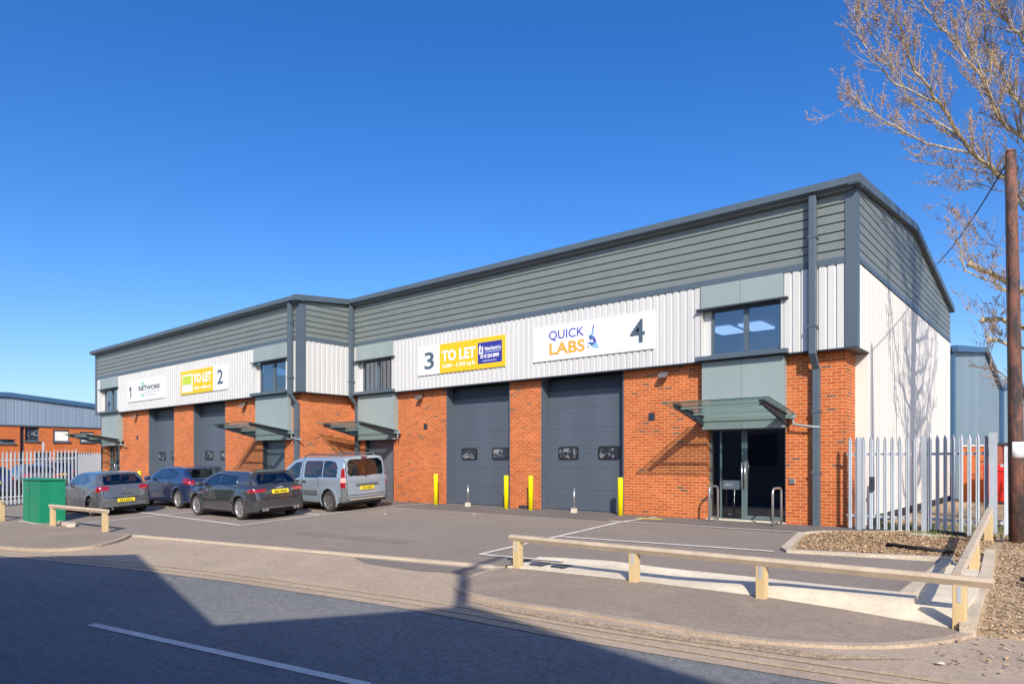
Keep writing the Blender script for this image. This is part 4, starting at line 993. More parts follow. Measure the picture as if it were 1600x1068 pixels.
    dbm = MB(); dbm.box(.25, L * .8, -W * .85, W * .85, .36, .40); do_ = dbm.build('cabin_floor', M['seat'], uv=False); do_.parent = r
    # plate
    def add(mb, name, m, par=r):
        o = mb.build(name, m, uv=False); o.parent = par; return o
    px, pz = P['plate']; pt = P.get('ptilt', .0)
    pl_ = MB().add([(px + .01 * 0, -.26, pz - .056), (px, .26, pz - .056), (px + pt, .26, pz + .056), (px + pt, -.26, pz + .056)] + [(px - .02, -.26, pz - .056), (px - .02, .26, pz - .056), (px + pt - .02, .26, pz + .056), (px + pt - .02, -.26, pz + .056)], [(4, 7, 6, 5), (0, 4, 5, 1), (1, 5, 6, 2), (2, 6, 7, 3), (3, 7, 4, 0)])
    plo = add(pl_, 'number_plate', M['plate']); mb = MB(); yy_ = -.20; rr_ = random.Random(P['seed'])
    for g in range(7):
        yy_ += .012 if g != 4 else .04; w_ = .034
        for q in range(3):
            if rr_.random() < .75: mb.box(px - .024, px - .021, yy_, yy_ + w_, pz - .035 + q * .027, pz - .035 + q * .027 + .012)
        mb.box(px - .024, px - .021, yy_, yy_ + .01, pz - .035, pz + .035)
        if rr_.random() < .6: mb.box(px - .024, px - .021, yy_ + w_ - .01, yy_ + w_, pz - .035, pz + .035)
        yy_ += w_ + .008
    add(mb, 'plate_characters', M['black'], plo)
    # mirrors, handles, wiper, badge, exhaust
    mx, mz = P['mirror']
    for s in (1, -1):
        mb = MB(); ym = s * (W - .03)
        prof = [(0, 0), (.10, .02), (.13, .09), (.1, .155), (.0, .16), (-.02, .08)]
        v = []
        for yy2, k_ in ((ym, .5), (ym + s * .05, .9), (ym + s * .15, 1), (ym + s * .2, .7)): v += [(mx + (a - .05) * k_, yy2, mz + .08 + (b - .08) * k_) for a, b in prof]
        mb.add(v, [(i * 6 + j, i * 6 + (j + 1) % 6, (i + 1) * 6 + (j + 1) % 6, (i + 1) * 6 + j) for i in range(3) for j in range(6)] + [tuple(range(6))[::-1], tuple(range(18, 24))], True)
        add(mb, 'door_mirror', P.get('mirmat', paint))
        for hx, hz in P['handles']:
            mb = MB().tube([(hx - .09, s * (W - .012), hz), (hx - .07, s * (W + .018), hz + .005), (hx + .07, s * (W + .018), hz + .008), (hx + .09, s * (W - .012), hz + .008)], .014, 6); add(mb, 'door_handle', P.get('hmat', paint))
    wz, wx_ = P['wiper']; add(MB().tube([(wx_ - .03, 0, wz), (wx_, .12, wz + .05), (wx_ + .02, .36, wz + .03)], .010, 5), 'rear_wiper', M['black'])
    if 'badge' in P:
        bx, bz = P['badge']
        for q in P.get('badgey', (0,)): add(MB().tube([(bx, q + .035 * math.cos(a), bz + .035 * math.sin(a)) for a in [i * math.pi / 6 for i in range(13)]], .006, 5, caps=False), 'badge', M['chrome'])
    for f in P.get('extra', []): f(add, P, r)
    return r
def ex_audi(add, P, r):
    for s in (.5, -.5):
        for o in (-.06, .05): add(MB().tube([(.1, s + o, .30), (-.01, s + o, .29)], .04, 12), 'exhaust_tip', M['chrome'])
    add(MB().box(-.012, .03, -.62, .62, .335, .35), 'bumper_strip', M['chrome'])
    for s in (1, -1): add(MB().tube([(.92, s * (P['W'] - .045), .985), (2.0, s * (P['W'] - .035), .965), (3.05, s * (P['W'] - .045), .93)], .010, 5), 'window_strip', M['chrome'])
    for s in (1, -1): add(MB().tube([(.92, s * (P['W'] - .04), .985), (.98, s * (P['W'] - .115), 1.16), (1.10, s * (P['W'] - .155), 1.29), (2.0, s * (P['W'] - .17), 1.335), (2.45, s * (P['W'] - .16), 1.29), (3.05, s * (P['W'] - .06), .98)], .009, 5), 'window_surround', M['chrome'])
def ex_van(add, P, r):
    W = P['W']
    for s in (1, -1):
        add(MB().tube([(.30, s * .60, 1.70), (.45, s * .60, 1.775), (2.2, s * .60, 1.775), (2.4, s * .60, 1.70)], .022, 8), 'roof_rail', M['trimp'])
        add(MB().box(1.35, 2.1, s * (W - .005), s * (W + .012), .52, .66), 'door_moulding', M['trimp'])
        add(MB().box(2.25, 3.05, s * (W - .005), s * (W + .012), .52, .66), 'door_moulding', M['trimp'])
    add(MB().prism([(-.0, .80), (-.035, .79), (-.04, .75), (-.0, .73)], 'y', -.42, .42) if False else MB().box(-.035, .03, -.42, .42, .80, .86), 'tailgate_handle_bar', M['trimp'])
    add(MB().box(-.03, .04, -.66, .66, .375, .40), 'bumper_step', M['kerb'])
    add(MB().box(.05, .12, -.1, .1, 1.665, 1.69), 'brake_light', M['tail'])
def ex_seat(add, P, r):
    add(MB().box(-.012, .05, -.64, .64, .30, .318), 'bumper_strip', M['chrome']); add(MB().tube([(.12, .42, .24), (.0, .42, .235)], .03, 10), 'exhaust_tip', M['chrome'])
    add(MB().box(.02, .03, -.16, .16, .70, .725), 'boot_lettering', M['chrome'])
    add(MB().tube([(1.3, 0, 1.43), (1.2, 0, 1.56)], .005, 5), 'aerial', M['black'])
inl = lambda x, a, b: (x > a) & (x < b)
AUDI = dict(L=4.31, W=.892, H=1.43, wr=.325, wx=(.80, 3.43), belt=.97, seed=3, paint=carpaint('anthracite_paint', (.05, .053, .06)), rim=M['alloy'], spokes=5, twin=True, plate=(.012, .80), ptilt=.03, mirror=(2.98, .93), handles=((1.35, .86), (2.25, .83)), hmat=None, wiper=(1.0, .17), badge=(.045, .90), badgey=(-.08, -.027, .027, .08),
    side=[(.10, .20), (.02, .30), (-.01, .55), (.01, .68), (.06, .86), (.16, .99), (.9, 1.0), (3.1, .95), (3.5, .90), (4.05, .78), (4.25, .66), (4.33, .45), (4.28, .22), (3.6, .17), (.8, .17)],
    plan=[(-.02, .0), (-.02, .58), (.06, .78), (.28, .87), (.8, .895), (3.4, .895), (3.95, .83), (4.22, .66), (4.34, .3), (4.34, 0)],
    sec=[(0, .10), (.80, .14), (.87, .26), (.893, .5), (.895, .66), (.87, .84), (.82, .97), (.6, 1.04), (0, 1.08), (-1, 1.08), (-1, .1)],
    gside=[(.13, .88), (.13, .98), (.36, 1.19), (.50, 1.32), (.40, 1.365), (.8, 1.405), (1.4, 1.43), (2.1, 1.42), (2.6, 1.34), (3.5, .93), (3.5, .8), (.3, .8)],
    gplan=[(.05, 0), (.06, .56), (.20, .69), (.6, .79), (1.5, .86), (3.0, .85), (3.5, .75), (3.55, 0)],
    gsec=[(0, .7), (.86, .7), (.845, .95), (.80, 1.04), (.66, 1.34), (.58, 1.40), (.35, 1.43), (0, 1.44), (-1, 1.44), (-1, .7)],
    glass=[[(.95, 1.0), (1.0, 1.17), (1.13, 1.29), (2.0, 1.335), (1.98, .985)], [(2.03, .985), (2.05, 1.335), (2.42, 1.29), (3.02, .99), (3.0, .965)]],
    rearglass=[(-1, 1.03), (.60, 1.03), (.55, 1.18), (.45, 1.305), (-1, 1.31)], screen=[(-1, .98), (.74, .98), (.58, 1.33), (-1, 1.34)],
    gaps=[(2.0, .3, .97), (1.05, .62, .97), (3.08, .3, .93)], gate=(.60, .98, .62),
    lights=lambda x, a, z, N: (x < .36) & (a > .42) & (z > .785 + .06 * (.89 - a)) & (z < .89) & (N[:, 0] < .3) & (N[:, 2] < .7),
    trim=[(9, lambda x, a, z, N: (x < .3) & (z < .32) & (a < .68) & (N[:, 0] < -.3))], extra=[ex_audi])
AUDI['hmat'] = AUDI['paint']
SEAT = dict(L=4.03, W=.846, H=1.43, wr=.31, wx=(.76, 3.23), belt=.98, seed=5, paint=carpaint('mid_grey_paint', (.13, .135, .15)), rim=M['alloy_dark'], spokes=5, plate=(-.005, .50), mirror=(2.75, .92), handles=((1.95, .88),), hmat=None, wiper=(1.04, .16), badge=(.03, .86),
    side=[(.12, .22), (.02, .30), (-.02, .48), (.0, .60), (.04, .72), (.07, .9), (.16, 1.02), (.9, 1.0), (2.9, .93), (3.3, .88), (3.8, .76), (3.97, .64), (4.04, .45), (4.0, .22), (3.4, .18), (.8, .18)],
    plan=[(-.03, .0), (-.02, .55), (.05, .74), (.25, .825), (.76, .848), (3.2, .848), (3.7, .78), (3.95, .62), (4.05, .3), (4.05, 0)],
    sec=[(0, .10), (.76, .15), (.83, .27), (.848, .5), (.848, .64), (.825, .82), (.77, .98), (.6, 1.04), (0, 1.08), (-1, 1.08), (-1, .1)],
    gside=[(.12, .9), (.12, .99), (.36, 1.19), (.55, 1.33), (.52, 1.36), (.9, 1.42), (1.4, 1.445), (1.9, 1.43), (2.4, 1.33), (3.25, .93), (3.25, .8), (.3, .8)],
    gplan=[(.05, 0), (.06, .56), (.20, .67), (.6, .75), (1.5, .815), (2.8, .80), (3.3, .7), (3.35, 0)],
    gsec=[(0, .7), (.81, .7), (.80, .96), (.76, 1.04), (.64, 1.33), (.56, 1.40), (.33, 1.435), (0, 1.45), (-1, 1.45), (-1, .7)],
    glass=[[(.92, 1.12), (1.06, 1.22), (1.4, 1.32), (1.60, 1.34), (1.66, 1.01), (1.2, 1.03)], [(1.72, 1.005), (1.68, 1.345), (2.2, 1.30), (2.82, .98)]],
    rearglass=[(-1, 1.0), (.60, 1.01), (.56, 1.15), (.47, 1.32), (-1, 1.34)], screen=[(-1, .97), (.7, .97), (.56, 1.32), (-1, 1.34)],
    gaps=[(1.62, .3, .98), (2.85, .3, .9)], gate=(.585, 1.0, .64),
    lights=lambda x, a, z, N: (x < .30) & (a > .46) & (z > .80 + .08 * (.84 - a)) & (z < .965) & (N[:, 0] < .35) & (N[:, 2] < .75),
    trim=[(8, lambda x, a, z, N: (x < .3) & (z < .46) & (z > .33) & (a < .60) & (N[:, 0] < -.3)), (9, lambda x, a, z, N: (x < .3) & (z <= .30) & (a < .66) & (N[:, 0] < -.2))], extra=[ex_seat])
SEAT['hmat'] = SEAT['paint']
FORD = dict(L=4.34, W=.91, H=1.47, wr=.325, wx=(.84, 3.49), belt=.99, seed=8, paint=carpaint('deep_blue_paint', (.022, .04, .11)), rim=M['alloy'], spokes=5, plate=(.01, .74), mirror=(3.0, .97), handles=((1.4, .93), (2.3, .90)), wiper=(1.1, .28), badge=(.03, .93),
    side=[(.10, .20), (.02, .30), (-.01, .55), (.02, .72), (.08, .95), (.22, 1.06), (.9, 1.04), (3.1, .97), (3.5, .92), (4.05, .80), (4.26, .66), (4.35, .45), (4.3, .22), (3.6, .18), (.8, .18)],
    plan=[(-.02, .0), (-.02, .58), (.06, .78), (.30, .885), (.85, .912), (3.45, .912), (4.0, .84), (4.25, .66), (4.36, .3), (4.36, 0)],
    sec=[(0, .10), (.82, .15), (.89, .27), (.91, .5), (.912, .7), (.885, .88), (.83, 1.0), (.6, 1.07), (0, 1.1), (-1, 1.1), (-1, .1)],
    gside=[(.2, .9), (.2, 1.03), (.5, 1.25), (.66, 1.37), (.56, 1.40), (1.0, 1.455), (1.5, 1.48), (2.1, 1.465), (2.6, 1.38), (3.55, .94), (3.55, .8), (.4, .8)],
    gplan=[(.1, 0), (.1, .60), (.24, .74), (.7, .84), (1.5, .87), (3.0, .86), (3.5, .75), (3.6, 0)],
    gsec=[(0, .7), (.875, .7), (.86, .97), (.81, 1.06), (.67, 1.38), (.58, 1.44), (.35, 1.475), (0, 1.485), (-1, 1.485), (-1, .7)],
    glass=[[(.88, 1.14), (1.02, 1.27), (1.3, 1.36), (1.98, 1.385), (1.98, 1.02), (1.3, 1.04)], [(2.04, 1.02), (2.06, 1.385), (2.45, 1.34), (3.05, 1.0)]],
    rearglass=[(-1, 1.07), (.62, 1.07), (.58, 1.22), (.5, 1.36), (-1, 1.37)], screen=[(-1, 1.0), (.74, 1.0), (.58, 1.37), (-1, 1.38)],
    gaps=[(2.0, .3, 1.0), (1.08, .66, 1.0), (3.12, .3, .95)], gate=(.62, 1.0, .66),
    lights=lambda x, a, z, N: (x < .52) & (a > .62) & (z > .82 + .2 * np.clip(x, 0, 1)) & (z < 1.06) & (N[:, 0] < .45) & (N[:, 2] < .8),
    trim=[(9, lambda x, a, z, N: (x < .3) & (z < .36) & (a < .7) & (N[:, 0] < -.3))])
VAN = dict(L=4.38, W=.905, H=1.74, wr=.33, wx=(.80, 3.53), belt=1.02, seed=9, paint=carpaint('silver_blue_paint', (.36, .43, .50), .25, .3), rim=M['alloy_dark'], spokes=7, plate=(-.01, .72), mirror=(3.2, 1.05), handles=((2.05, .93), (2.42, .95)), hmat=M['black'], mirmat=M['black'], wiper=(1.07, -.0),
    side=[(.08, .26), (-.02, .34), (-.02, .55), (-.01, .8), (.01, 1.05), (.3, 1.1), (3.4, 1.06), (3.75, .98), (4.2, .86), (4.36, .66), (4.40, .45), (4.33, .26), (3.6, .22), (.8, .22)],
    plan=[(-.03, .0), (-.03, .70), (.01, .82), (.12, .89), (.5, .906), (3.6, .906), (4.1, .82), (4.33, .62), (4.42, .3), (4.42, 0)],
    sec=[(0, .16), (.82, .18), (.89, .28), (.906, .5), (.907, .8), (.89, .98), (.86, 1.1), (.6, 1.12), (0, 1.14), (-1, 1.14), (-1, .16)],
    gside=[(-.01, .9), (.0, 1.05), (.05, 1.4), (.10, 1.66), (.22, 1.72), (1.2, 1.76), (2.3, 1.73), (2.85, 1.60), (3.8, .98), (3.8, .85), (.3, .85)],
    gplan=[(-.03, 0), (-.03, .66), (.02, .79), (.14, .865), (.8, .885), (2.9, .88), (3.6, .78), (3.75, 0)],
    gsec=[(0, .8), (.9, .8), (.885, 1.04), (.86, 1.12), (.75, 1.62), (.66, 1.71), (.4, 1.75), (0, 1.76), (-1, 1.76), (-1, .8)],
    glass=[[(.36, 1.07), (.36, 1.38), (.50, 1.54), (.70, 1.57), (1.08, 1.575), (1.08, 1.065)], [(1.13, 1.065), (1.13, 1.575), (2.02, 1.575), (2.10, 1.50), (2.10, 1.13), (2.04, 1.06)], [(2.34, 1.06), (2.30, 1.56), (2.65, 1.52), (3.05, 1.30), (3.42, 1.05), (3.3, 1.0), (2.6, 1.0)]],
    rearglass=[(-1, 1.10), (.62, 1.10), (.68, 1.18), (.66, 1.50), (.56, 1.62), (-1, 1.64)], screen=[(-1, 1.04), (.78, 1.04), (.64, 1.6), (-1, 1.62)],
    gaps=[(2.22, .35, 1.66), (1.3, .75, 1.02), (3.5, .3, 1.05)], gate=(.50, 1.66, .74),
    lights=lambda x, a, z, N: (x < .17) & (a > .775) & (z > .76) & (z < 1.34) & (N[:, 0] < .4),
    lightsc=lambda x, a, z, N: (x < .17) & (a > .775) & (z > .92) & (z < 1.06) & (N[:, 0] < .4),
    trim=[(8, lambda x, a, z, N: (z < .46) & (x < .25) | ((z < .75) & (a > .76) & (x < .16))), (8, lambda x, a, z, N: (z < .33) & (a > .7) & (x < 4.2) & (x > 1.2) & False)], extra=[ex_van])
def put(P, label, cat, rx, cy): return make_car(P, label, cat, rx, cy, G2(rx + -.8, cy))
put(AUDI, 'dark grey hatchback with silver window surrounds parked in front of the silver blue van', 'car', -17.90, 10.95)
put(VAN, 'light silver blue passenger van with roof rails and tall red tail lights', 'van', -17.18, 13.5)
seat = put(SEAT, 'mid grey three door hatchback parked beside the green cabinet', 'car', -24.0, 9.05)
ford = put(FORD, 'dark blue five door hatchback with high red tail lights parked by the roller doors', 'car', -23.45, 11.7)
# cars behind the pale palisade fence on the left
for i, (src, x, y, l) in enumerate(((ford, -36.6, 8.35, 'dark hatchback behind the pale palisade fence, nearest the left edge'), (seat, -38.0, 10.6, 'grey hatchback behind the pale palisade fence, left of the cabinet corner'), (ford, -43.5, 13.0, 'blue hatchback behind the pale palisade fence, near the sheeted gate'))):
    c = copytree(src, (x, y, G2(x, y) + .1), l); c.rotation_euler = (0, 0, math.pi); c['group'] = 'cars behind the pale palisade fence'
# ------------------------------------------------------------------ buildings round about
M['bclad'] = mat('blue_grey_sheet', (.20, .26, .34), .5, .1, 1, spec=.4, streak=True)
M['slate_clad'] = mat('slate_sheet', (.17, .235, .285), .5, .14, .35, spec=.4, streak=True)
M['bluetrim'] = mat('blue_trim', (.045, .115, .22), .45, .1, 2)
fb = empty('office_building', (-60, 20, -.6), 'long low orange brick building with grey sheet upper storey beyond the palisade fence', 'building')
XF = -60.0
openings = [(15.6, 16.5, 2.95, 4.0), (17.4, 18.5, 2.95, 3.85), (19.2, 20.2, 2.95, 3.75), (9, 15.0, 2.75, 3.05), (24, 25.6, 2.85, 3.75), (27, 28.6, 2.85, 3.75), (15.3, 15.58, -.6, 4.0), (16.2, 17.2, -.6, 2.1), (17.6, 20.1, -.6, 2.1), (20.9, 23.2, -.6, 2.1)]
def wall_with_openings(ops, y0, y1, z0, z1, x, th):
    ysb = sorted({y0, y1, *[v for o in ops for v in o[:2]]}); mb = MB()
    for a, b in zip(ysb, ysb[1:]):
        m = (a + b) / 2; cut = sorted([(o[2], o[3]) for o in ops if o[0] < m < o[1]]); z = z0
        for c0, c1 in cut:
            if c0 > z + .01: mb.box(x - th, x, a, b, z, c0)
            z = max(z, c1)
        if z < z1 - .01: mb.box(x - th, x, a, b, z, z1)
    return mb
wall_with_openings(openings, 7, 42, -1, 4.1, XF, .35).build('brick_wall', M['brick_far'], fb)
def fz(y): return 6.35 - .085 * abs(y - 14.6) if y > 14.6 else 6.35 - .03 * abs(y - 14.6)
v = []; ysx = list(np.arange(7, 42.01, .5))
for y in ysx:
    for q, d in ((y, 0), (y + .02, .02), (y + .45, .02), (y + .47, 0)):
        if q <= 42: v.append((q, d))
vs = []
for q, d in v: vs += [(XF + d, q, 4.08), (XF + d, q, fz(q))]
MB().add(vs, [(2 * i, 2 * i + 2, 2 * i + 3, 2 * i + 1) for i in range(len(v) - 1)]).build('upper_cladding', M['bclad'], fb)
MB().prism([(y, fz(y) + .1) for y in (7, 14.6, 42)] + [(y, fz(y) - .22) for y in (42, 14.6, 7)], 'x', XF - .1, XF + .2).build('roof_trim', M['bluetrim'], fb)
MB().prism([(y, fz(y) + .05) for y in (7, 14.6, 42)] + [(y, fz(y) - .1) for y in (42, 14.6, 7)], 'x', XF - 22, XF - .1).build('roof', M['roof'], fb)
MB().box(XF, XF + .09, 7, 42, 4.02, 4.12).build('flashing', M['trim'], fb)
mb = MB(); mb.box(XF - 22, XF - 21.8, 7, 42, -1, 5); mb.box(XF - 22, XF - .4, 7, 7.2, -1, 4.9); mb.box(XF - 22, XF - .4, 41.8, 42, -1, 3.8); mb.build('rear_wall', M['brick_far'], fb)
for (a, b, c, d) in openings:
    if c > 1:
        w_ = MB(); 
        for q0, q1, r0, r1 in ((a, a + .07, c, d), (b - .07, b, c, d), (a, b, c, c + .07), (a, b, d - .07, d)): w_.box(XF - .2, XF - .1, q0 + .001, q1 - .001, r0 + .001, r1 - .001)
        n = max(1, round((b - a) / .8))
        for q in range(1, n): yq = a + (b - a) * q / n; w_.box(XF - .2, XF - .12, yq - .03, yq + .03, c, d)
        wo = w_.build('window', M['trim'], fb); MB().box(XF - .17, XF - .16, a + .05, b - .05, c + .05, d - .05).build('pane', M['blind'] if 17 < a < 26 else M['door_pane'], wo)
        MB().box(XF - .1, XF + .12, a - .06, b + .06, c - .09, c - .002).build('sill', M['trim'], wo)
    else: MB().box(XF - .32, XF - .2, a, b, c, d).build('doorway', M['trim_dark'], fb)
# sheds beyond the gable
def shed(x, y0, y1, ym, ze, zr, ze2, label):
    r = empty('metal_shed', (x, y0, 0), label, 'shed')
    def f(y): return ze + (zr - ze) * (y - y0) / (ym - y0) if y < ym else zr + (ze2 - zr) * (y - ym) / (y1 - ym)
    pts = []; y = y0
    while y < y1 - .01:
        pts += [(y, 0), (y + .03, .04), (y + .24, .04), (y + .27, 0)]; y += .3333
    pts.append((y1, 0)); vs = []
    for q, d in pts: vs += [(x + d, q, -.5), (x + d, q, f(q) - .02)]
    MB().add(vs, [(2 * i, 2 * i + 2, 2 * i + 3, 2 * i + 1) for i in range(len(pts) - 1)]).build('side_cladding', M['slate_clad'], r)
    MB().box(x - 26, x + .04, y0 - .05, y0 + .05, -.5, ze - .04).build('front_cladding', M['bluetrim'], r); MB().box(x - 26, x, y1 - .05, y1, -.5, ze2 - .04).build('rear_cladding', M['bluetrim'], r)
    MB().box(x - .1, x + .07, y0 - .07, y0 + .5, -.5, ze - .1).build('corner_trim', M['bluetrim'], r)
    MB().prism([(y0 - .15, ze + .12), (ym, zr + .12), (y1 + .1, ze2 + .12), (y1 + .1, ze2 - .1), (ym, zr - .12), (y0 - .15, ze - .12)], 'x', x + .02, x + .22).build('verge_trim', M['bluetrim'], r)
    MB().prism([(y0 - .1, ze + .1), (ym, zr + .1), (y1 + .1, ze2 + .1), (y1 + .1, ze2 - .05), (ym, zr - .05), (y0 - .1, ze - .05)], 'x', x - 26, x + .02).build('roof', M['roof'], r)
shed(-3.9, 31.2, 50, 42, 5.8, 7.1, 5.9, 'slate blue metal shed standing directly behind the long brick unit block')
shed(-3.75, 50.6, 75, 64, 5.9, 7.6, 5.4, 'farther slate blue metal shed partly hidden by the pole')
# clutter behind the palisade
def bin_(x, y, label):
    r = empty('waste_bin', (x, y, 0), label, 'bin')
    o = MB().prism([(-.45, .12), (.45, .12), (.55, 1.15), (-.55, 1.15)], 'x', -.6, .6).build('body', M['binred'], bevel=.03); o.parent = r
    o = MB().prism([(-.6, 1.15), (.6, 1.15), (.5, 1.28), (-.3, 1.36)], 'x', -.63, .63).build('lid', M['binred'], bevel=.02); o.parent = r
    for sx in (-.45, .45):
        for sy in (-.35, .35):
            o = MB().lathe([(.001, -.03), (.09, -.03), (.09, .03), (.001, .03)], 'y', (sx, sy, .09), 14).build('wheel', M['black']); o.parent = r
M['binred'] = mat('bin_red', (.55, .02, .015), .4, .1, 3)
bin_(-2.0, 28.5, 'red wheeled waste bin behind the palisade fence by the sheds')
ow = empty('brick_wall_stub', (-3.2, 31, 0), 'orange brick wall behind the palisade fence by the shed corner', 'wall')
MB().box(-3.35, -2.6, 29.5, 29.75, 0, 2.0).build('masonry', M['brick_far'], ow); MB().box(-3.4, -2.55, 29.45, 29.8, 2.0, 2.06).build('coping', M['concrete'], ow)
tb = empty('shipping_container', (-2.6, 34, 0), 'dull red steel container at the end of the side yard', 'container')
mb = MB(); clad_v(mb, 'x', 33, -2.7, 1.5, .1, 2.1, -1, .28, .04); mb.build('end_panel', mat('container_red', (.36, .10, .07), .5, .2, 2, streak=True), tb)
mb = MB(); mb.box(-2.75, -2.65, 32.9, 39, 0, 2.2); mb.box(-2.65, 1.5, 33.05, 39, 2.1, 2.2); mb.box(-2.65, 1.5, 32.95, 33.05, 0, .1); mb.box(-2.65, 1.5, 32.95, 33.02, 2.1, 2.2); mb.box(1.4, 1.5, 33.05, 39, 0, 2.1); mb.build('frame', M['trim_dark'], tb)
# building behind the viewer whose roofs throw the shadow on the road
YS = -2.6
M['wh'] = mat('warehouse_render', (.22, .23, .24), .7, .15, .6)
def sil(sx, sy):
    hh = (sy - YS) / .735; return (sx + .68 * hh, G1(sx, sy) + math.tan(R(33)) * hh)
P_ = [sil(*q) for q in ((-17.41, 4.09), (-15.03, 5.87), (-8.23, 4.11), (-6.18, 6.54), (-2.4, 5.73))]
print('silhouette', P_)
sl_ = lambda a, b, x: a[1] + (b[1] - a[1]) / (b[0] - a[0]) * (x - a[0])
left = (P_[0][0] - 1.5, sl_(P_[0], P_[1], P_[0][0] - 1.5)); right = (P_[4][0] + 6, sl_(P_[3], P_[4], P_[4][0] + 6))
wb = empty('warehouse', (0, YS - 8, -.7), 'grey warehouse with two gables behind the viewer, known by its shadow on the road', 'building')
MB().prism([(left[0] - 14, -.9), (right[0] + 2, -.9), (right[0] + 2, right[1]), right, P_[3], P_[2], P_[1], left, (left[0] - 14, left[1])], 'y', YS - .3, YS).build('gable_wall', M['wh'], wb)
mb = MB()
for a, b in zip([(left[0] - 14, left[1]), left, P_[1], P_[2], P_[3], right], [left, P_[1], P_[2], P_[3], right, (right[0] + 2, right[1])]):
    mb.add([(a[0], YS - .3, a[1] - .12), (b[0], YS - .3, b[1] - .12), (b[0], YS - 16, b[1] - .12), (a[0], YS - 16, a[1] - .12)], [(0, 1, 2, 3)])
mb.build('roof', M['roof'], wb)
mb = MB()
mb.box(left[0] - 14, left[0] - 13.7, YS - 16, YS - .3, -.9, left[1] - .2); mb.box(right[0] + 1.7, right[0] + 2, YS - 16, YS - .3, -.9, right[1] - .2)
mb.prism([(left[0] - 14, -.9), (right[0] + 2, -.9), (right[0] + 2, right[1] - .13), (right[0], right[1] - .13), (P_[3][0], P_[3][1] - .13), (P_[2][0], P_[2][1] - .13), (P_[1][0], P_[1][1] - .13), (left[0], left[1] - .13), (left[0] - 14, left[1] - .13)], 'y', YS - 16.3, YS - 16)
mb.build('side_walls', M['wh'], wb)
for x in (-14, -9, -4, 1, 6):
    MB().box(x, x + 1.8, YS - .002, YS + .03, 1.2, 2.9).build('window', M['trim_dark'], wb)
a0 = sil(-6.18, 6.5); a1 = sil(-7.81, 8.06); a2 = sil(-7.9, 8.6); a3 = sil(-8.06, 9.5)
MB().tube([(a0[0], YS - .15, a0[1] - .3), (a0[0], YS - .15, a1[1]), (a1[0], YS - .15, a1[1] + .05), (a3[0], YS - .15, a3[1])], [.1, .1, .08, .07], 8).build('shadow_mast', M['trim'], wb)  # unseen bent mast, added and shaped to cast the pole-and-arm shadow
# ------------------------------------------------------------------ bare budding tree on the right
bark, bnt, bpn = newmat('poplar_bark')
bc = mixc(bnt, ramp(bnt, nz(bnt, 9, 5, .7, stretch=(1, 1, .5)), .4, .62), (.24, .19, .12), (.56, .48, .33))
bnt.links.new(bc, bpn.inputs['Base Color']); bpn.inputs['Roughness'].default_value = .85
twigm = mat('twig_bark', (.44, .33, .20), .8, .3, 4)
budm = mat('red_brown_buds', (.38, .25, .16), .7, .4, 5)
def cam_pt(px, py, d):
    """point of the tree at distance d in front of the viewpoint"""
    u = (px - 800) / 1066.7; v = (719 - py) / 1066.7; a = R(39.92); c, s = math.cos(a), math.sin(a)
    d += 2.3; return Vector((d * (u * c - s), d * (c + u * s), 1.5 + v * d))
T0 = Vector((-.30, 18.9, 0))
tr = empty('bare_tree', T0, 'tall bare tree with reddish buds and cut stubs at the right edge', 'tree')
tk = [(T0 + Vector(p)) for p in ((0, 0, -.3), (.02, 0, 1.5), (.0, .0, 4), (.06, .02, 6.5), (.12, .1, 9), (.1, .2, 11.5), (.0, .3, 14)) ]
trunk_m = MB(); trunk_m.tube(tk, [.36, .31, .28, .25, .2, .14, .07], 14)
limb = MB(); twig = MB(); bud = MB()
def trunk_at(z):
    for a, b in zip(tk, tk[1:]):
        if a.z <= z <= b.z: return a.lerp(b, (z - a.z) / (b.z - a.z))
    return tk[-1]
rt = random.Random(21)
def grow(p, d, length, r, lvl, up=.35):
    """slender shoot curving upwards, with side shoots and buds"""
    n = 5 if lvl > 1 else 4; pts = [p]; q = p.copy(); dd = d.normalized()
    for i in range(n):
        dd = (dd + Vector((rt.uniform(-.16, .16), rt.uniform(-.16, .16), rt.uniform(-.1, .16) + up * .22))).normalized(); q = q + dd * length / n; pts.append(q)
    (limb if lvl >= 2 else twig).tube(pts, [max(.0030, r * .8 * (1 - .8 * i / n)) for i in range(n + 1)], 5 if lvl >= 2 else 3, caps=False)
    if lvl == 0:
        for i in range(1, n + 1):
            for _ in range(2):
                b = pts[i] + Vector((rt.uniform(-.03, .03), rt.uniform(-.03, .03), rt.uniform(-.03, .03))); l = rt.uniform(.016, .034); w = l * .38
                ax = Vector((rt.uniform(-1, 1), rt.uniform(-1, 1), rt.uniform(-.6, 1))).normalized(); e = ax.cross(Vector((.3, .7, .2))).normalized() * w; g = ax.cross(e).normalized() * w
                bud.add([b - ax * l, b + e, b + g, b - e, b - g, b + ax * l], [(0, 1, 2), (0, 2, 3), (0, 3, 4), (0, 4, 1), (5, 2, 1), (5, 3, 2), (5, 4, 3), (5, 1, 4)])
        return
    k = {3: 8, 2: 7, 1: 5}[lvl]
    for i in range(k):
        t = rt.uniform(.15, 1) if lvl > 1 else rt.uniform(.1, 1); j = min(n - 1, int(t * n)); base = pts[j].lerp(pts[j + 1], t * n - j); ax = (pts[j + 1] - pts[j]).normalized()
        side = ax.cross(Vector((rt.uniform(-1, 1), rt.uniform(-1, 1), rt.uniform(-1, 1)))).normalized(); a = rt.uniform(.4, .75)
        grow(base, ax * math.cos(a) + side * math.sin(a) + Vector((0, 0, .12)), length * rt.uniform(.35, .6) * (1 - .35 * t), r * .5, lvl - 1, up)
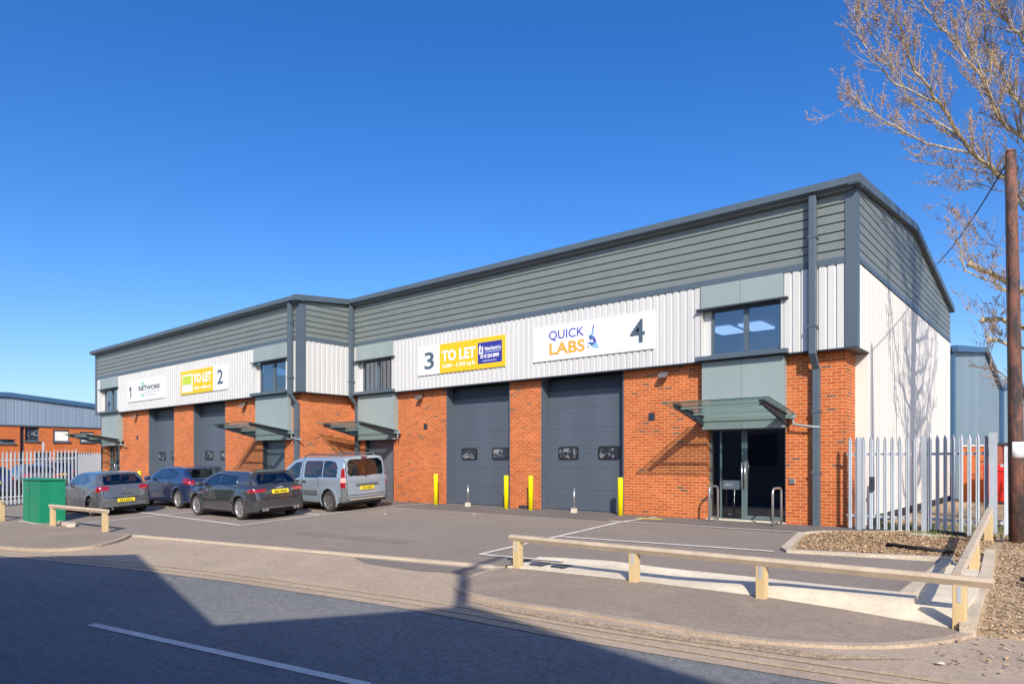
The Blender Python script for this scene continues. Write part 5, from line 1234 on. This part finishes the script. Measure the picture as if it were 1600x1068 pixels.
def branch(pts, r0, r1, dens, wander=.03, z0=None):
    """big limb along the given points with shoots all along"""
    P = [Vector(p) for p in pts]; Q = []
    for a, b in zip(P, P[1:]):
        for i in range(4): Q.append(a.lerp(b, i / 4) + Vector((rt.uniform(-1, 1), rt.uniform(-1, 1), rt.uniform(-1, 1))) * wander)
    Q.append(P[-1]); n = len(Q); rr = [r0 + (r1 - r0) * i / (n - 1) for i in range(n)]
    limb.tube(Q, [q * .64 for q in rr], 8)
    L = sum((b - a).length for a, b in zip(Q, Q[1:])); k = int(L * dens * 1.4)
    for i in range(k):
        t = .12 + .88 * (i + rt.random()) / k; j = min(n - 2, int(t * (n - 1))); base = Q[j].lerp(Q[j + 1], t * (n - 1) - j); ax = (Q[j + 1] - Q[j]).normalized()
        side = ax.cross(Vector((rt.uniform(-1, 1), rt.uniform(-1, 1), rt.uniform(-1, 1)))).normalized(); a = rt.uniform(.35, .8)
        grow(base, ax * math.cos(a) + side * math.sin(a) + Vector((0, 0, .15)), rt.uniform(.55, 1.1) * (1.1 - .35 * t), max(.009, rr[j] * .33), 1)
B_ = [([(1571, 281, 14.0), (1517, 239, 13.6), (1470, 163, 13.3), (1430, 112, 13.2), (1411, 56, 13.1), (1388, 8, 13.0)], .07, .012, 5.5, 5.6),
      ([(1515, 239, 13.6), (1447, 222, 13.0), (1408, 205, 12.8), (1360, 174, 12.6), (1318, 163, 12.4)], .04, .008, 5.5, None),
      ([(1500, 213, 13.5), (1458, 185, 13.8), (1425, 163, 14.0), (1405, 126, 14.2), (1383, 90, 14.3)], .035, .008, 5.5, None),
      ([(1600, 219, 14.2), (1565, 191, 14.0), (1529, 118, 13.8), (1492, 65, 13.7), (1458, 25, 13.6), (1420, -20, 13.5)], .07, .014, 5, 6.3),
      ([(1600, 170, 14.8), (1571, 126, 15.0), (1543, 76, 15.0), (1534, 0, 15.0), (1522, -60, 15)], .06, .015, 5, 7.4),
      ([(1600, 62, 14.4), (1565, 25, 14.4), (1543, 0, 14.3), (1500, -50, 14)], .055, .012, 5, 8.8),
      ([(1577, 205, 13.9), (1550, 155, 13.2), (1534, 112, 12.9), (1515, 62, 12.7), (1500, -10, 12.6)], .04, .01, 5, None),
      ([(1465, 160, 13.3), (1400, 130, 13.0), (1362, 95, 12.9), (1340, 50, 12.8), (1335, 10, 12.8)], .03, .007, 5, None),
      ([(1405, 120, 13.3), (1370, 60, 13.4), (1350, 5, 13.5)], .02, .007, 5, None),
      ([(1600, 318, 14.6), (1560, 262, 14.3), (1500, 262, 14.2), (1462, 255, 14.0)], .03, .006, 2.6, 5.2),
      ([(1610, 340, 15), (1580, 300, 15), (1530, 290, 15.0), (1490, 300, 15.0)], .025, .006, 2.4, 5.0),
      ([(1605, 395, 15), (1560, 388, 14.8), (1520, 370, 14.8), (1505, 350, 14.8)], .02, .005, 2.2, 4.6)]
for pts, r0, r1, dens, zt in B_:
    P = [cam_pt(*p) for p in pts]
    if zt: P = [trunk_at(zt)] + P
    branch(P, r0 * (1.25 if zt else 1), r1, dens)
# pollarded stubs
for pts, r0, r1, zt in (([(1600, 455, 14.6), (1560, 432, 14.4), (1517, 413, 14.2)], .085, .06, 4.6), ([(1600, 513, 14.8), (1565, 498, 14.6), (1538, 500, 14.5)], .075, .05, 3.7), ([(1600, 545, 15.2), (1570, 535, 15), (1550, 531, 15)], .05, .04, 3.4)):
    P = [trunk_at(zt)] + [cam_pt(*p) for p in pts]; Q = []
    for a, b in zip(P, P[1:]):
        for i in range(5): Q.append(a.lerp(b, i / 5) + Vector((rt.uniform(-1, 1), rt.uniform(-1, 1), rt.uniform(-1, 1))) * .025)
    Q.append(P[-1]); limb.tube(Q, [r0 * rt.uniform(.85, 1.15) + (r1 - r0) * i / len(Q) for i in range(len(Q))], 9)
    e = P[-1]; limb.tube([e - Vector((.03, 0, .05)), e + Vector((-.02, 0, .07))], [.07, .05], 7)
    for i in range(9):
        j = rt.randrange(len(Q) // 2, len(Q)); grow(Q[j], Vector((rt.uniform(-.7, .5), rt.uniform(-.6, .6), rt.uniform(.2, 1))), rt.uniform(.4, .9), .009, 1, .2)
# limbs on the far and right sides, out of the picture but casting shade on the gable
for i in range(9):
    z = 4.6 + i * .95; a = rt.uniform(-1.2, 1.9); b = trunk_at(z); d = Vector((math.cos(a), math.sin(a), 0)); l = rt.uniform(2.6, 4.2)
    branch([b, b + d * l * .3 + Vector((0, 0, l * .25)), b + d * l * .6 + Vector((0, 0, l * .65)), b + d * l * .8 + Vector((0, 0, l * 1.15))], .08, .012, 2.6)
for i in range(9):
    z = 3.4 + i * .45; b = trunk_at(z); sg = 1 if i % 2 else -1; l = rt.uniform(1.6, 4.2); x_ = rt.uniform(.1, .7)
    branch([b, b + Vector((x_ * .6, sg * l * .45, l * .25)), b + Vector((x_, sg * l * .85, l * .8)), b + Vector((x_ * 1.2, sg * l, l * 1.5))], .10, .02, 2.0, .06)
for z, a, l in ((3.2, 2.6, 1.6), (2.6, .6, 1.8), (5.2, -2.6, 2.0), (4.2, 1.6, 2.2)):
    b = trunk_at(z); d = Vector((math.cos(a), math.sin(a), 0)); branch([b, b + d * l * .5 + Vector((0, 0, -.1)), b + d * l + Vector((0, 0, .5)), b + d * l * 1.1 + Vector((0, 0, 1.4))], .05, .012, 3)
trunk_m.build('trunk', bark, tr, uv=False); lo = limb.build('limbs', bark, tr, uv=False); twig.build('twigs', twigm, tr, uv=False); bud.build('buds', budm, tr, uv=False)
print('tree tris', len(limb.f), len(twig.f), len(bud.f))
# ------------------------------------------------------------------ light, sky, camera
EL = R(33); AZ = (.68, -.735)
w = bpy.data.worlds.new('World'); sc.world = w; w.use_nodes = True; nt = w.node_tree
sky = nt.nodes.new('ShaderNodeTexSky'); sky.sky_type = 'NISHITA'; sky.sun_disc = False; sky.sun_elevation = EL
sky.sun_rotation = math.atan2(AZ[0], AZ[1]); sky.altitude = 0; sky.air_density = 1.0; sky.dust_density = 1.5; sky.ozone_density = 4.5
hs = nt.nodes.new('ShaderNodeHueSaturation'); hs.inputs['Saturation'].default_value = 1.3; hs.inputs['Hue'].default_value = .511
nt.links.new(sky.outputs[0], hs.inputs['Color']); nt.links.new(hs.outputs[0], nt.nodes['Background'].inputs[0]); nt.nodes['Background'].inputs[1].default_value = .15
sl = bpy.data.lights.new('sun', 'SUN'); sl.energy = 4.1; sl.angle = R(.55); sl.color = (1, .92, .80)
so = bpy.data.objects.new('sun', sl); COL.objects.link(so)
dv = Vector((AZ[0] * math.cos(EL), AZ[1] * math.cos(EL), math.sin(EL))); so.rotation_euler = dv.to_track_quat('Z', 'Y').to_euler(); so.location = (10, -12, 20)
cd = bpy.data.cameras.new('camera'); cd.lens = 24; cd.sensor_width = 36; cd.shift_y = 185 / 1600; cd.clip_end = 6000; cd.clip_start = .05
co = bpy.data.objects.new('camera', cd); COL.objects.link(co); co.location = (0, 0, 1.5); co.rotation_euler = (R(90), 0, R(39.92)); sc.camera = co
sc.view_settings.view_transform = 'Standard'; sc.view_settings.look = 'None'; sc.view_settings.gamma = 1; sc.view_settings.exposure = .36
